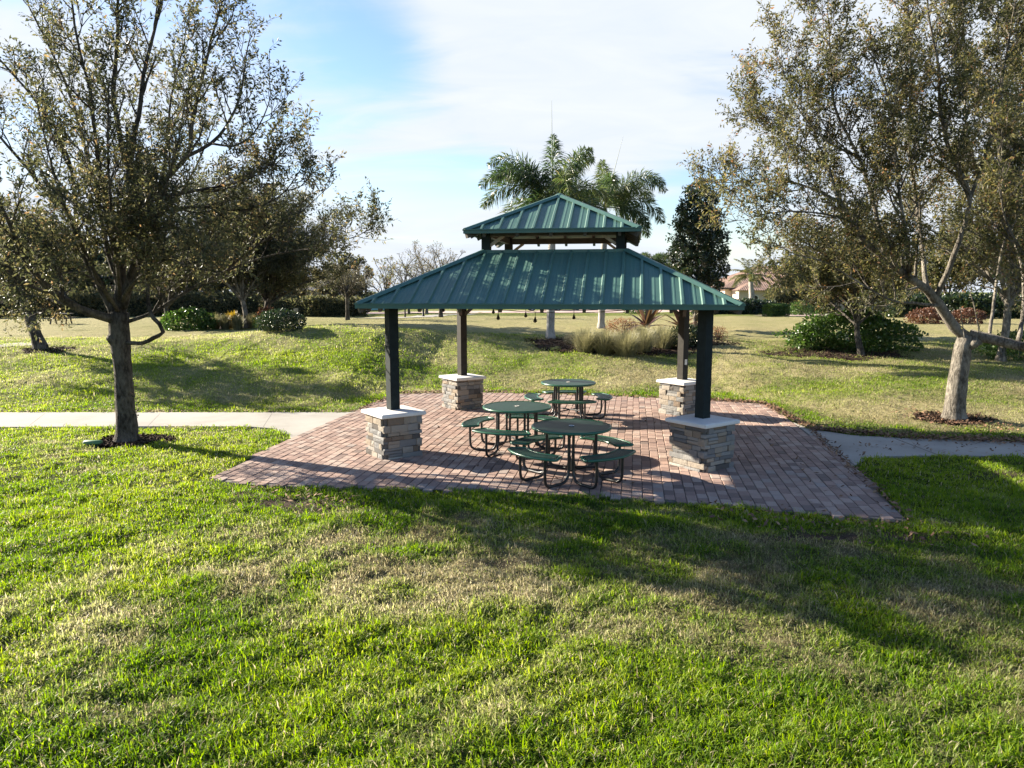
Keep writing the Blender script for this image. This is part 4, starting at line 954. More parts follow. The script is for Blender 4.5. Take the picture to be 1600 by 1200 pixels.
bush('shrub', 'white flecked small green shrub behind the low dark clipped bush', on(425, 33), .7, .5, .40, (.09, .06), 1400, M['green_leaf'], 134, tint=.8)
bush('shrub', 'small brown ball shrub beside the left palm trunk', at(889, 537), .19, .19, .20, (.05, .015), 900, M['pale_leaf'], 135, tint=.2)
bush('shrub', 'tan flowering shrub under the big bronze spiky plant', on(970, 29.5), .72, .5, .36, (.05, .03), 2400, M['red_leaf'], 136, tint=.85)
bush('shrub', 'dark green low shrub behind the right posts', at(1072, 541), .75, .55, .42, (.09, .06), 2600, M['dark_leaf'], 137, tint=.6)
bush('shrub', 'loose reddish shrub right of the right front post', at(1122, 531), .36, .32, .30, (.06, .03), 700, M['red_leaf'], 138, tint=.8, fill=.25)
def bromeliad(label, base, n_, L, seed):
    rn = random.Random(seed); base = Vector(base); root = thing('bromeliad', base, label, 'plant', 'bronze spiky bromeliads in the palm bed')
    for k in range(n_):
        az = 2 * math.pi * k / n_ * 2.4 + rn.uniform(-.2, .2); el = R(rn.uniform(15, 70)); d = Vector((math.cos(az) * math.cos(el), math.sin(az) * math.cos(el), math.sin(el)))
        p = Vector((0, 0, .05)); V = []; N = 8; l_ = L * rn.uniform(.7, 1.1)
        for i in range(N + 1):
            s = d.cross(Vector((0, 0, 1))).normalized(); w = .085 * math.sin(math.pi * (.25 + .75 * i / N)) ** .8 + .004; u2 = s.cross(d).normalized()
            V += [tuple(p - s * w + u2 * w * .3), tuple(p), tuple(p + s * w + u2 * w * .3)]
            d = (d + Vector((0, 0, -.07))).normalized(); p = p + d * l_ / N
        Fq = np.array([(i * 3 + j, i * 3 + j + 1, i * 3 + j + 4, i * 3 + j + 3) for i in range(N) for j in range(2)])
        mesh_np('leaf', V, [Fq], M['bronze_leaf'], root, {'tint': ('FACE', 'FLOAT', np.full(len(Fq), rn.uniform(.1, .9)))}, True)
    return root
bromeliad('big bronze spiky plant above the tan flowering shrub', on(1008, 29.5) + Vector((0, 0, .25)), 22, 1.35, 3)
bromeliad('smaller bronze spiky plant half hidden behind the right posts', on(1062, 30) + Vector((0, 0, .2)), 16, 1.1, 4)
# hedge right of the pavilion
def hedge(name, label, pts, w, hgt, leafm, seed, leaf=(.09, .06), dens=900, tint=.5, cat='hedge', lump=.15, group=None):
    """a clipped or loose hedge along ground points, leaves all over a lumpy box"""
    rs = np.random.default_rng(seed); pts = [Vector(p) for p in pts]; base = pts[0].copy(); root = thing(name, base, label, cat, group)
    AP = []; AN = []
    for a, b in zip(pts[:-1], pts[1:]):
        L = (b - a).length; t = (b - a).normalized(); s = Vector((-t.y, t.x, 0)).normalized()
        n_ = int((L * (hgt * 2 + w) + w * hgt * 2) * dens)
        x = rs.uniform(-.15, L + .15, n_); ang = rs.uniform(0, math.pi, n_)
        px_ = np.cos(ang); pz = np.sin(ang); k = 1 / np.maximum(np.abs(px_), pz) ** .75
        lm = 1 + lump * 2 * (vnoise(x * 1.6 + seed, ang * 2.5) - .5) + lump * (vnoise(x * 5 + seed, ang * 6) - .5)
        dep = 1 - .35 * rs.random(n_) ** 2
        yy = px_ * k * lm * dep * w / 2; zz = pz * k * lm * dep * hgt
        gz = np.array([a.z + (b.z - a.z) * min(1, max(0, xx / L)) for xx in x])
        AP.append(np.stack([a.x + t.x * x + s.x * yy, a.y + t.y * x + s.y * yy, gz + zz], 1)); AN.append(np.stack([s.x * px_, s.y * px_, pz + .05], 1))
        for q_, sg in ((0, -1), (L, 1)):
            m_ = int(w * hgt * dens); yy = rs.uniform(-w / 2, w / 2, m_); zz = rs.uniform(0, hgt, m_)
            xx = q_ + sg * (.12 + lump * .8 * vnoise(yy * 3 + seed, zz * 3))
            AP.append(np.stack([a.x + t.x * xx + s.x * yy, a.y + t.y * xx + s.y * yy, (a.z if sg < 0 else b.z) + zz], 1)); AN.append(np.tile([t.x * sg, t.y * sg, .1], (m_, 1)))
    Pp = np.concatenate(AP) - np.array(base); d = np.concatenate(AN); n_ = len(Pp)
    D = d * .7 + rs.normal(size=(n_, 3)) * .6 + np.array([0, 0, .25]); D /= np.linalg.norm(D, axis=1)[:, None]
    Nn = d + rs.normal(size=(n_, 3)) * .7; S = np.cross(D, Nn); S /= np.linalg.norm(S, axis=1)[:, None] + 1e-9
    L_ = (leaf[0] * rs.uniform(.6, 1.2, n_))[:, None]; W = (leaf[1] * rs.uniform(.7, 1.2, n_))[:, None]
    V = np.stack([Pp, Pp + D * L_ * .5 + S * W * .5, Pp + D * L_, Pp + D * L_ * .5 - S * W * .5], 1).reshape(-1, 3)
    mesh_np('foliage', V, [np.arange(4 * n_).reshape(-1, 4)], leafm, root, {'tint': ('FACE', 'FLOAT', np.clip(tint + rs.normal(0, .2, n_), 0, 1))})
    mb = MB()
    for a, b in zip(pts[:-1], pts[1:]): mb.beam(a - base + Vector((0, 0, hgt * .38)), b - base + Vector((0, 0, hgt * .38)), w * .45, hgt * .7)
    mb.build('stem', M['hedge_core'], root)
    return root
M['hedge_core'] = plain('hedge_core', (.012, .018, .008), .9, 0, .3, 8)
bush('shrub', 'broad bright green rounded shrub behind the brown green oak right of the pavilion', on(1322, 26.0) + Vector((0, 0, -.05)), 2.15, .95, .80, (.11, .08), 13000, M['green_leaf'], 140, tint=.55, lump=.30, fill=.7)
bush('shrub', 'fresh green ground shrub at the right edge behind the oak limb', on(1588, 24), 1.2, .9, .5, (.09, .06), 3400, M['green_leaf'], 141, tint=.6)
bush('shrub', 'red brown bushy shrub left of the right oak trunk, far behind', on(1440, 37), .9, .7, .42, (.10, .06), 2200, M['red_leaf'], 142, tint=.2)
bush('shrub', 'second red brown shrub behind the right oak trunk', on(1503, 37), .9, .7, .42, (.10, .06), 2200, M['red_leaf'], 143, tint=.15)
hedge('hedge', 'long dark hedge in front of the far left house', [on(425, 52), on(500, 50), on(565, 52)], 1.4, 1.25, M['oak_leaf'], 144, (.16, .10), 260, tint=.4)
hedge('hedge', 'long dark hedge beyond the parking road behind the pavilion', [on(560, 92), on(760, 96), on(1000, 98), on(1120, 95)], 2.2, 1.7, M['dark_leaf'], 145, (.30, .2), 60, tint=.5, lump=.3)
hedge('hedge', 'dark hedge in front of the tile roofed house', [on(1085, 56), on(1150, 56), on(1195, 57)], 1.3, 1.0, M['dark_leaf'], 146, (.16, .10), 260, tint=.4)
hedge('hedge', 'bright clipped box hedge beside the driveway', [on(1197, 47.5), on(1218, 47.8)], 1.0, .78, M['green_leaf'], 147, (.07, .05), 1200, tint=.55, lump=.04)
hedge('hedge', 'dark shrubbery along the far left lawn edge', [on(-60, 46), on(60, 48), on(150, 50), on(260, 53), on(430, 54)], 1.6, 1.5, M['oak_leaf'], 148, (.18, .12), 240, tint=.5, lump=.35)
hedge('hedge', 'dark hedge behind the red brown shrubs on the right', [on(1390, 46), on(1500, 44), on(1640, 42)], 1.6, 1.2, M['dark_leaf'], 149, (.18, .12), 240, tint=.5, lump=.35)
hedge('hedge', 'tall shady shrubbery between the house and the driveway', [on(1203, 60), on(1290, 60)], 2.0, 2.0, M['oak_leaf'], 152, (.2, .12), 160, tint=.4, lump=.4)
bush('shrub', 'pale green shrub at the edge of the shaded drive', on(1245, 53), .9, .7, .55, (.12, .08), 1300, M['green_leaf'], 150, tint=.6)
bush('shrub', 'round green shrub under the roof edge right of the right palm', on(1000, 60), 1.4, 1.0, .7, (.16, .1), 1500, M['green_leaf'], 151, tint=.5)

# ------------------------------------------------------------------ mulch beds (ground cover)
def mulch_bed(label, c, rx, ry, seed, nchip, rot=0, edge=.25):
    rs = np.random.default_rng(seed); K, Rg = 40, 5; V = [(c[0], c[1], hz(c[0], c[1]) + .018)]
    def pos(a, f_):
        w = 1 + edge * (vnoise(np.array([a * 2.2 + seed]), np.array([seed * 1.3]))[0] - .5) * 2 if True else 1
        w2 = 1 + edge * (math.sin(3 * a + seed) * .4 + math.sin(5 * a + 2 * seed) * .3)
        x, y = math.cos(a) * rx * w2 * f_, math.sin(a) * ry * w2 * f_
        return c[0] + x * math.cos(rot) - y * math.sin(rot), c[1] + x * math.sin(rot) + y * math.cos(rot)
    for r_ in range(1, Rg + 1):
        for k in range(K):
            x, y = pos(2 * math.pi * k / K, r_ / Rg); V.append((x, y, hz(x, y) + (.018 if r_ < Rg else -.01) + .012 * rs.random()))
    t3 = [(0, 1 + k, 1 + (k + 1) % K) for k in range(K)]
    q4 = [(1 + r_ * K + k, 1 + (r_ + 1) * K + k, 1 + (r_ + 1) * K + (k + 1) % K, 1 + r_ * K + (k + 1) % K) for r_ in range(Rg - 1) for k in range(K)]
    V = np.array(V); nb = len(V); tn = [.15] * (len(t3) + len(q4)); cv = []; 
    for i in range(nchip):
        a = rs.random() * 6.283; f_ = rs.random() ** .5 * 1.07; x, y = pos(a, f_); L, w = rs.uniform(.02, .06), rs.uniform(.008, .02)
        d = rs.normal(size=3) * (1, 1, .35); d /= np.linalg.norm(d); s = np.cross(d, rs.normal(size=3) * (.4, .4, 0) + (0, 0, 1)); s /= np.linalg.norm(s)
        p = np.array([x, y, hz(x, y) + .03 + .015 * rs.random()])
        cv += [p - d * L - s * w, p + d * L - s * w, p + d * L + s * w, p - d * L + s * w]; tn.append(rs.random())
    V = np.concatenate([V, np.array(cv)]); qc = nb + np.arange(nchip * 4).reshape(-1, 4)
    o = mesh_np('mulch', V, [np.array(t3), np.concatenate([np.array(q4), qc])], M['mulch'], None, {'tint': ('FACE', 'FLOAT', np.array(tn))})
    return tag(o, label, 'mulch', kind='stuff')
b = Z(207, 690, 0); mulch_bed('ring of dark bark mulch round the left oak trunk', (b.x, b.y), .64, .46, 1, 1500)
b = at(1485, 655); mulch_bed('ring of brown mulch and leaves round the right oak trunk', (b.x, b.y), .75, .5, 2, 900)
b = at(955, 549); mulch_bed('long dark mulch bed below the palms', (b.x + .2, b.y + 1.0), 3.0, 1.6, 3, 2600, -.12)
b = at(1110, 536); mulch_bed('dark mulch patch behind the right posts', (b.x, b.y + .2), 1.1, .7, 4, 500)
b = at(1340, 556); mulch_bed('dark mulch under the brown green oak and hedge', (b.x - .4, b.y + .5), 2.3, 1.3, 5, 1200)
b = at(64, 547); mulch_bed('dark mulch round the shaded oak at the left edge', (b.x + .2, b.y), .8, .5, 6, 300)
b = at(385, 513); mulch_bed('brown mulch strip along the left mound planting', (b.x - .5, b.y + .8), 2.6, .8, 7, 700)

# ------------------------------------------------------------------ small things
b = Z(134, 697, 0); v_ = MB(); v_.tube([(-.13, 0, .055), (-.11, 0, .055), (.15, .03, .05), (.17, .03, .05)], [.035, .055, .055, .05], 12)
o = v_.build('irrigation_cap', M['valve'], None, True); o.location = (b.x + .1, b.y, 0); tag(o, 'green plastic irrigation cap lying in the mulch left of the oak trunk', 'irrigation cap')
# notice board
b = at(463, 499); sg = thing('notice_board', b, 'two legged grey notice board standing on the far left lawn', 'sign')
k = b.y / F
for s in (-1, 1):
    m_ = MB(); m_.box((s * 3.8 * k, 0, .32), (.05, .05, .75)); m_.build('leg', M['post'], sg)
m_ = MB(); m_.box((0, -.03, .48), (7 * k, .03, .34)); m_.build('panel', M['sign'], sg)
# picnic bench at far left
b = on(103, 38); bt = thing('park_bench', b, 'dark picnic bench on the lawn left of the foreground oak', 'bench', rz=.2); bt.scale = (.8, .8, .75)
m_ = MB(); m_.box((0, 0, .72), (1.3, .7, .06)); m_.build('top', M['wood_dark'], bt)
for s in (-1, 1):
    m_ = MB(); m_.box((0, s * .62, .44), (1.3, .26, .05)); m_.build('seat', M['wood_dark'], bt)
    m_ = MB(); m_.beam((s * .45, -.5, 0), (s * .45, -.2, .7), .07, .07); m_.beam((s * .45, .5, 0), (s * .45, .2, .7), .07, .07); m_.beam((s * .45, -.7, .40), (s * .45, .7, .40), .06, .07); m_.build('leg', M['wood_dark'], bt)
# bollards
for i, (u, Yd, lab) in enumerate(((621, 43, 'short black bollard right behind the left front post'), (663, 47, 'black bollard beside the far path'))):
    m_ = MB(); m_.lathe([(.09, 0), (.09, .06), (.065, .08), (.065, .72), (.085, .74), (.085, .82), (.04, .88), (.002, .89)], n=10)
    o = m_.build('bollard', M['black'], None, True); o.location = on(u, Yd); tag(o, lab, 'bollard', 'black bollards along the far path')
# cars
def car(label, base, paint, rz, L=4.3, name='parked_car'):
    r = thing(name, base, label, 'car', 'cars parked far behind the pavilion', rz)
    prof = [(-.5, .30), (-.5, .62), (-.47, .78), (-.30, .86), (-.17, 1.30), (-.08, 1.42), (.20, 1.42), (.34, 1.02), (.46, .92), (.5, .70), (.5, .30)]
    V = []; hw = .86
    for s in (-1, 1):
        for x, z in prof: V.append((x * L, s * (hw if z < 1.0 else hw * .82), z))
    n_ = len(prof); Fs = [(i, (i + 1) % n_, n_ + (i + 1) % n_, n_ + i) for i in range(n_)] + [tuple(range(n_))[::-1], tuple(range(n_, 2 * n_))]
    m_ = MB(); m_.add(V, Fs); m_.build('body', paint, r)
    for s in (-1, 1):
        w = MB(); y = s * .80
        w.add([(-.26 * L, y + s * .065, .92), (.30 * L, y + s * .065, .98), (.20 * L, y - s * .06, 1.36), (-.10 * L, y - s * .06, 1.36)], [(0, 1, 2, 3)]); w.build('window', M['glass'], r)
        for x in (-.32, .31):
            t_ = MB(); t_.tube([(x * L, s * .70, .31), (x * L, s * .88, .31)], .31, 16); wh = t_.build('wheel', M['black'], r)
            t_ = MB(); t_.tube([(x * L, s * .87, .31), (x * L, s * .89, .31)], .18, 10); t_.build('rim', M['silver_paint'], wh)
    for f_, x0, x1, z0, z1 in (('windscreen', -.295, -.175, .90, 1.28), ('rear_window', .33, .215, 1.06, 1.38)):
        w = MB(); o_ = -.012 if f_ == 'windscreen' else .012
        w.add([(x0 * L + o_, -.66, z0 + .02), (x0 * L + o_, .66, z0 + .02), (x1 * L + o_, .62, z1 + .02), (x1 * L + o_, -.62, z1 + .02)], [(0, 1, 2, 3)]); w.build(f_, M['glass'], r)
    return r
car('teal car parked left of the left front post', on(594, 76), M['teal_paint'], .12, 3.4)
car('white car parked behind the left palm trunk', on(850, 79), M['white_paint'], .1, 4.4)
car('dark grey car parked between the two palm trunks', on(917, 82), M['grey_paint'], .15, 4.4)
car('silver blue car parked right of the right palm trunk', on(957, 82), M['silver_paint'], .1, 4.2)
car('dark grey car parked far left behind the foreground oak', on(137, 55), M['grey_paint'], .5, 4.4)
# houses
def tile_roof(mb, x0, x1, y0, y1, ze, zr, wave=.0):
    """hip roof over a rectangle with rows of barrel tiles"""
    w = (y1 - y0) / 2; ym = (y0 + y1) / 2; n_ = int((x1 - x0) / .22)
    def col(x):
        return min(1.0, (x - x0) / w, (x1 - x) / w) if w else 1
    V = []; Fs = []
    for sgn in (-1, 1):
        for i in range(n_ * 2):
            xa, xb = x0 + (x1 - x0) * i / (n_ * 2), x0 + (x1 - x0) * (i + 1) / (n_ * 2); ha = wave * (i % 2); hb = wave * ((i + 1) % 2); k = len(V)
            for x, h_, f_ in ((xa, ha, 0), (xb, hb, 0), (xb, hb, max(0, col(xb))), (xa, ha, max(0, col(xa)))):
                V.append((x, ym + sgn * w * (1 - f_), ze + (zr - ze) * f_ + h_))
            Fs.append((k, k + 1, k + 2, k + 3))
    for (xe, s) in ((x0, 1), (x1, -1)):
        m_ = int(2 * w / .11)
        for i in range(m_):
            ya, yb = y0 + 2 * w * i / m_, y0 + 2 * w * (i + 1) / m_; k = len(V); ha = wave * (i % 2); hb = wave * ((i + 1) % 2)
            fa = 1 - abs(ya - ym) / w; fb = 1 - abs(yb - ym) / w
            for y, h_, f_ in ((ya, ha, 0), (yb, hb, 0), (yb, hb, fb), (ya, ha, fa)): V.append((xe + s * w * f_, y, ze + (zr - ze) * f_ + h_))
            Fs.append((k, k + 1, k + 2, k + 3))
    mb.add(V, Fs)
b = on(1180, 76); hs_ = thing('house', b, 'cream house with terracotta tile roof and arched window right of the pavilion', 'house')
hg = 2.45
w = MB(); w.box((7.5, 5, hg / 2), (22, 10, hg)); wall = w.build('wall', M['stucco'], hs_)
r_ = MB(); tile_roof(r_, -4.3, 19.3, -.8, 10.8, hg - .05, hg + 2.3, .06); roof = r_.build('roof', M['tile'], hs_)
e_ = MB(); e_.box((7.5, -.78, hg - .09), (23.4, .08, .16)); e_.build('eave_board', M['wood_dark'], roof)
w2 = MB(); w2.box((-1.0, -1.2, hg * .44), (3.6, 2.36, hg * .88)); w2.build('entry_wing', M['stucco'], hs_)
for (cx, ww, hh, arch) in ((-1.35, 1.05, 1.1, True), (1.75, .34, 1.3, False), (2.5, .34, 1.3, False), (4.2, 1.2, 1.5, False)):
    m_ = MB(); n_ = 12; yy = -2.42 if cx < .8 else -.03
    pts = [(cx - ww / 2, yy, .25), (cx + ww / 2, yy, .25), (cx + ww / 2, yy, .25 + hh)]
    if arch: pts += [(cx + ww / 2 * math.cos(math.pi * i / n_), yy, .25 + hh + ww / 2 * .7 * math.sin(math.pi * i / n_)) for i in range(1, n_)]
    pts += [(cx - ww / 2, yy, .25 + hh)]
    V = pts + [(x, y + .1, z) for x, y, z in pts]; k = len(pts)
    m_.add(V, [tuple(range(k))] + [(i, (i + 1) % k, k + (i + 1) % k, k + i) for i in range(k)]); wi = m_.build('window', M['glass'], hs_)
    f_ = MB()
    for i in range(k - (0 if arch else 0)):
        f_.beam(Vector(pts[i]) + Vector((0, -.02, 0)), Vector(pts[(i + 1) % k]) + Vector((0, -.02, 0)), .06, .06)
    f_.build('frame', M['white'], wi)
r2 = MB(); tile_roof(r2, -3.1, 1.1, -2.8, .6, hg * .88 - .02, hg * .88 + .75, .05); r2.build('entry_roof', M['tile'], hs_)
m_ = MB(); m_.box((9.3, -1.4, 1.1), (.28, .28, 2.2)); m_.build('column', M['white'], hs_)
b = on(492, 84); h2 = thing('house', b, 'low house with dark shingle roof behind the far left hedge', 'house')
w = MB(); w.box((0, 4, 1.15), (8.5, 7, 2.3)); w.build('wall', M['grey_stucco'], h2)
r_ = MB(); tile_roof(r_, -5, 5, -.1, 8.1, 2.25, 4.0, 0); r_.build('roof', M['shingle'], h2)
m_ = MB(); m_.box((2.2, .49, 1.2), (1.4, .06, 1.1)); m_.build('window', M['glass'], h2)
b = on(150, 74); h3 = thing('house', b, 'grey walled house glimpsed behind the trunk of the left foreground oak', 'house')
w = MB(); w.box((0, 4, 1.2), (6, 7, 2.4)); w.build('wall', M['grey_stucco'], h3)
r_ = MB(); tile_roof(r_, -3.6, 3.6, -.1, 8.1, 2.35, 4.0, 0); r_.build('roof', M['shingle'], h3)
for x in (-1.7, 1.2):
    m_ = MB(); m_.box((x, .49, 1.2), (1.5, .06, 1.2)); m_.build('window', M['glass'], h3)

# ------------------------------------------------------------------ grass blades and fallen leaves
def blades(name, label, zones, seed):
    rs = np.random.default_rng(seed); xs = []; ys = []; ws = []; ls = []
    for (x0, x1, y0, y1, dens, w, l) in zones:
        n_ = int((x1 - x0) * (y1 - y0) * dens); x = rs.uniform(x0, x1, n_); y = rs.uniform(y0, y1, n_)
        keep = np.abs(x) < y * .76 + 2.2
        x, y = x[keep], y[keep]; xs.append(x); ys.append(y); ws.append(np.full(len(x), w)); ls.append(np.full(len(x), l))
    x = np.concatenate(xs); y = np.concatenate(ys); w = np.concatenate(ws); l = np.concatenate(ls)
    jx = x + rs.normal(0, .02, len(x)) + (fbm(x * 2.6, y * 2.6 + 30, 3) - .5) * .26; jy = y + rs.normal(0, .02, len(x)) + (fbm(x * 2.6 + 70, y * 2.6, 3) - .42) * .30
    bad = inside(PAD, jx, jy) | inside(PATH_L, jx, jy) | inside(PATH_R, jx, jy)
    dry = dry_field(x, y)
    # thinner where the turf is dry, clumpy elsewhere
    cl = fbm(x * 3.1 + 50, y * 3.1, 3)
    keep = ~bad & (rs.random(len(x)) < np.clip(1.15 - .12 * dry + (cl - .5) * 1.9, .3, 1))
    keep &= rs.random(len(x)) > soil_field(x, y) * .93
    for (bu, bv, r_) in MULCHED: keep &= ((x - bu) ** 2 + (y - bv) ** 2) > r_ ** 2 * rs.uniform(.7, 1.1, len(x))
    x, y, w, l, dry, cl = (a[keep] for a in (x, y, w, l, dry, cl)); n_ = len(x)
    z = height(x, y) - .004 + np.where((np.abs(x) < 20) & (y < 34), lumps(x, y), 0) + .002
    az = rs.random(n_) * 6.283; lean = np.abs(rs.normal(.88, .40, n_)) ; L = l * rs.gamma(4, .19, n_).clip(.25, 1.7) * (.65 + .7 * cl) * (1 - .25 * dry); W = w * rs.uniform(.6, 1.2, n_)
    c, s = np.cos(az), np.sin(az); b0 = np.stack([x, y, z], 1); tw = rs.normal(0, .5, n_)
    sd = np.stack([-np.sin(az + tw), np.cos(az + tw), 0 * c], 1) * (W / 2)[:, None]
    f1 = .5; mid = b0 + np.stack([c * L * f1 * np.sin(lean * .6), s * L * f1 * np.sin(lean * .6), L * f1 * np.cos(lean * .6)], 1)
    tip = mid + np.stack([c * L * .5 * np.sin(lean * 1.5), s * L * .5 * np.sin(lean * 1.5), L * .5 * np.cos(lean * 1.5)], 1)
    V = np.stack([b0 - sd * .7, b0 + sd * .7, mid + sd, mid - sd, tip], 1).reshape(-1, 3); i0 = (np.arange(n_) * 5)[:, None]
    q_ = i0 + np.array([[0, 1, 2, 3]]); t3 = i0 + np.array([[3, 2, 4]])
    tn = np.clip(.46 + (fbm(x * .8 + 9, y * .8, 3) - .5) * .9 + .16 * np.clip((-x - 1) / 4, 0, 1) + rs.normal(0, .22, n_), 0, 1)
    dd = np.clip((dry - .5) * 1.25 + rs.normal(0, .26, n_) + .30, 0, 1); dd = np.where(rs.random(n_) < .08, 1, dd)
    o = mesh_np(name, V, [q_, t3], M['grass'], None, {'tint': ('FACE', 'FLOAT', np.concatenate([tn, tn])), 'dry': ('FACE', 'FLOAT', np.concatenate([dd, dd]))})
    return tag(o, label, 'grass', kind='stuff')
tb = Z(207, 690, 0); rb_ = at(1485, 655); pb = at(955, 549)
MULCHED = [(tb.x, tb.y, .62), (rb_.x, rb_.y, .55), (pb.x + .2, pb.y + 1, 1.7), (pb.x + 1.9, pb.y + .8, 1.3), (pb.x - 1.5, pb.y + 1.2, 1.2)]
blades('grass', 'coarse green and straw lawn blades around the brick pad', [
    (-7, 7, 2.3, 5.0, 9000, .0085, .066), (-8, 8, 5.0, 7.0, 7000, .009, .064), (-10, 10, 7.0, 10.0, 4600, .010, .062), (-13, 13, 10.0, 14.0, 2200, .012, .062),
    (-16, 16, 14.0, 18.0, 1000, .015, .064), (-19, 19, 18, 23, 950, .015, .075), (-23, 23, 23, 28.5, 520, .018, .07)], 9)

def litter(name, label, spots, seed):
    rs = np.random.default_rng(seed); V = []; tn = []
    for (x0, y0, x1, y1, w, n_, zo) in spots:
        for i in range(n_):
            f_ = rs.random(); x = x0 + (x1 - x0) * f_ + rs.normal(0, w * .4); y = y0 + (y1 - y0) * f_ + rs.normal(0, w)
            a = rs.random() * 6.283; L, W = rs.uniform(.025, .05), rs.uniform(.01, .02); d = np.array([math.cos(a), math.sin(a), rs.normal(0, .35)]); s = np.array([-math.sin(a), math.cos(a), rs.normal(0, .4)])
            p = np.array([x, y, hz(x, y) + zo + rs.uniform(.0, .03)]); V += [p - d * L, p + s * W, p + d * L, p - s * W]; tn.append(rs.random())
    o = mesh_np(name, np.array(V), [np.arange(len(V)).reshape(-1, 4)], M['fallen'], None, {'tint': ('FACE', 'FLOAT', np.array(tn))})
    return tag(o, label, 'fallen leaves', kind='stuff')
e = lambda u, v: tuple(Z(u, v, 0)[:2])
litter('fallen_leaves', 'brown fallen leaves along the back edge of the pad and the right path', [
    (*e(560, 642), *e(624, 616), .12, 260, .03), (*e(624, 615), *e(760, 612), .14, 520, .03), (*e(760, 613), *e(1040, 622), .14, 700, .03), (*e(1040, 622), *e(1196, 631), .14, 900, .03), (*e(1196, 632), *e(1262, 668), .18, 600, .03),
    (*e(1262, 670), *e(1420, 684), .16, 900, .03), (*e(1420, 685), *e(1620, 690), .18, 1000, .03), (*e(1300, 700), *e(1620, 702), .35, 120, .022), (*e(1262, 668), *e(1415, 812), .12, 320, .03),
    (*e(0, 644), *e(556, 644), .06, 420, .02), (*e(1200, 700), *e(1350, 780), .8, 60, .024), (*e(700, 650), *e(1100, 655), 1.0, 120, .024), (*e(640, 700), *e(1000, 745), .8, 60, .024),
    (*e(1430, 655), *e(1560, 668), .5, 600, .03), (*e(1100, 800), *e(1500, 840), .3, 160, .035), (*e(390, 765), *e(560, 790), .25, 120, .03)], 77)

# ------------------------------------------------------------------ sky and sun
SUN_AZ = math.atan2(.445, -.895); EL = R(22)                         # direction towards the sun
sd_ = Vector((math.cos(SUN_AZ) * math.cos(EL), math.sin(SUN_AZ) * math.cos(EL), math.sin(EL)))
sl_ = bpy.data.lights.new('sun', 'SUN'); so = bpy.data.objects.new('sun', sl_); COL.objects.link(so)
sl_.energy = 5.0; sl_.angle = R(.5); sl_.color = (1, .90, .74); so.rotation_euler = sd_.to_track_quat('Z', 'Y').to_euler()
W = bpy.data.worlds.new('World'); SC.world = W; W.use_nodes = True; nt = W.node_tree; nt.nodes.clear()
def wn(typ, **kw):
    nd = nt.nodes.new(typ)
    for k, v in kw.items(): setattr(nd, k, v)
    return nd
def wm(op, a, b=None, clamp=False):
    m = wn('ShaderNodeMath', operation=op, use_clamp=clamp)
    for i, val in enumerate((a, b)):
        if val is None: continue
        if hasattr(val, 'is_output'): nt.links.new(val, m.inputs[i])
        else: m.inputs[i].default_value = val
    return m.outputs[0]
sky = wn('ShaderNodeTexSky', sky_type='NISHITA', sun_disc=False); sky.sun_elevation = EL; sky.sun_rotation = math.pi / 2 - SUN_AZ; sky.air_density = 1.2; sky.dust_density = .15; sky.ozone_density = 1.5
tc = wn('ShaderNodeTexCoord'); gen = tc.outputs['Generated']
sep = wn('ShaderNodeSeparateXYZ'); nt.links.new(gen, sep.inputs[0])
den = wm('ADD', wm('MAXIMUM', sep.outputs[2], 0), .22)
cmb = wn('ShaderNodeCombineXYZ'); nt.links.new(wm('DIVIDE', sep.outputs[0], den), cmb.inputs[0]); nt.links.new(wm('DIVIDE', sep.outputs[1], den), cmb.inputs[1])
mp = wn('ShaderNodeMapping'); mp.inputs['Rotation'].default_value = (0, 0, R(35)); mp.inputs['Scale'].default_value = (.55, 1.25, 1); mp.inputs['Location'].default_value = (3.1, 1.4, 0); nt.links.new(cmb.outputs[0], mp.inputs[0])
def wnoise(vec, sc, det, rough, dist):
    nd = wn('ShaderNodeTexNoise'); nd.inputs['Scale'].default_value = sc; nd.inputs['Detail'].default_value = det; nd.inputs['Roughness'].default_value = rough; nd.inputs['Distortion'].default_value = dist
    nt.links.new(vec, nd.inputs['Vector']); return nd.outputs[0]
n1 = wnoise(mp.outputs[0], 1.5, 8, .52, .5); n2 = wnoise(mp.outputs[0], 4.5, 6, .55, .8)
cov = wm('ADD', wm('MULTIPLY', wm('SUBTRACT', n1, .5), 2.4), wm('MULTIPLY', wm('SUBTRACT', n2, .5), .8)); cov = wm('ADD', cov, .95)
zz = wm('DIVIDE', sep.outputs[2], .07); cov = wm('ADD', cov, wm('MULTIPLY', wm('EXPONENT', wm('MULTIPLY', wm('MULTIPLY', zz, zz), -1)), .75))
back = wn('ShaderNodeMapRange'); back.interpolation_type = 'SMOOTHSTEP'; nt.links.new(sep.outputs[1], back.inputs[0]); back.inputs[1].default_value = .45; back.inputs[2].default_value = -.1; back.inputs[3].default_value = 0; back.inputs[4].default_value = -2.0; cov = wm('ADD', cov, back.outputs[0])  # clouds removed from the unseen sky behind the camera to lower ambient light
high = wn('ShaderNodeMapRange'); high.interpolation_type = 'SMOOTHSTEP'; nt.links.new(sep.outputs[2], high.inputs[0]); high.inputs[1].default_value = .5; high.inputs[2].default_value = .8; high.inputs[3].default_value = 0; high.inputs[4].default_value = -.8; cov = wm('ADD', cov, high.outputs[0])  # clouds thinned overhead, out of frame, to set the ambient light level
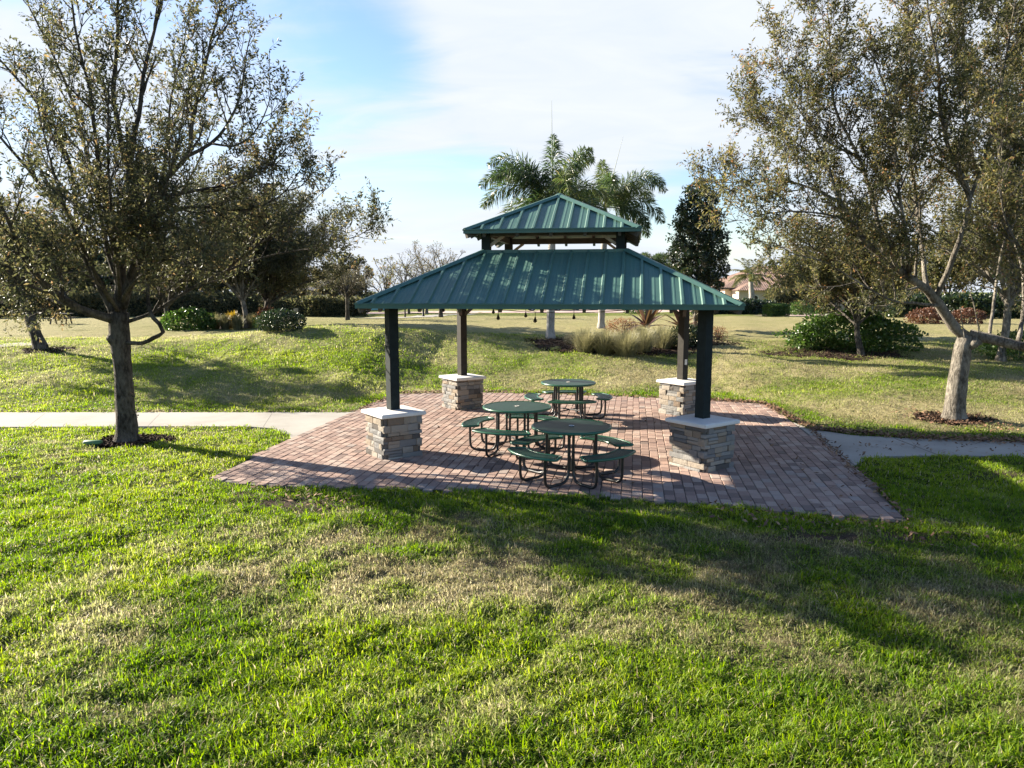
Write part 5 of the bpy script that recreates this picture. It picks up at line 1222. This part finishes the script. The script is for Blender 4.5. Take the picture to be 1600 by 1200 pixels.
def spot(u, v, sig, amp):
    d = Vector(ray(u, v)).normalized(); vm = wn('ShaderNodeVectorMath', operation='DISTANCE'); nt.links.new(gen, vm.inputs[0]); vm.inputs[1].default_value = d
    q_ = wm('DIVIDE', vm.outputs['Value'], sig); return wm('MULTIPLY', wm('EXPONENT', wm('MULTIPLY', wm('MULTIPLY', q_, q_), -1)), amp)
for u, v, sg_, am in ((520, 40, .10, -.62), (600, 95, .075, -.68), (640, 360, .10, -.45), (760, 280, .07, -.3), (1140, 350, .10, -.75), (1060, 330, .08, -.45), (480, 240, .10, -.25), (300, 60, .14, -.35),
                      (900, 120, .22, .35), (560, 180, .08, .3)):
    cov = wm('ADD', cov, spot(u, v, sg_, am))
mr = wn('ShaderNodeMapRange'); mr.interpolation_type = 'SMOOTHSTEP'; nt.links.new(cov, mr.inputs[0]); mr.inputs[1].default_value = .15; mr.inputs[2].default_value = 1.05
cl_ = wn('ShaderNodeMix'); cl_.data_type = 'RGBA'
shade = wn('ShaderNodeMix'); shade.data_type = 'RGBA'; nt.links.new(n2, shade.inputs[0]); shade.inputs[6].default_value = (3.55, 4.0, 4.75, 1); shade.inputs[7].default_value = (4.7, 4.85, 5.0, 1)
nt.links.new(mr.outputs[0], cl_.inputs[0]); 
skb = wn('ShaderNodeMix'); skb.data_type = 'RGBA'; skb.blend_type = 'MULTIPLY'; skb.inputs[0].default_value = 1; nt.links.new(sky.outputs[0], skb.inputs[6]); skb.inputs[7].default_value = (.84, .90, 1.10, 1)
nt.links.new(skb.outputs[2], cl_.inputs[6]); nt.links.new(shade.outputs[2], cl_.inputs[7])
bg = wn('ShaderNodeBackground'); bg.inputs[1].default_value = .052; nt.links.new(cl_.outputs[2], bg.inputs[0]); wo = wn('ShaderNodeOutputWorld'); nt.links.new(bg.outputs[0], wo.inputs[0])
# ------------------------------------------------------------------ render settings
vs = SC.view_settings; vs.view_transform = 'Standard'; vs.look = 'None'; vs.exposure = 2.05; vs.gamma = 1; vs.use_curve_mapping = False
SC.cycles.max_bounces = 6; SC.cycles.transparent_max_bounces = 4; SC.cycles.diffuse_bounces = 3; SC.cycles.transmission_bounces = 3; SC.cycles.glossy_bounces = 2
SC.cycles.use_denoising = True; SC.cycles.sample_clamp_indirect = 4
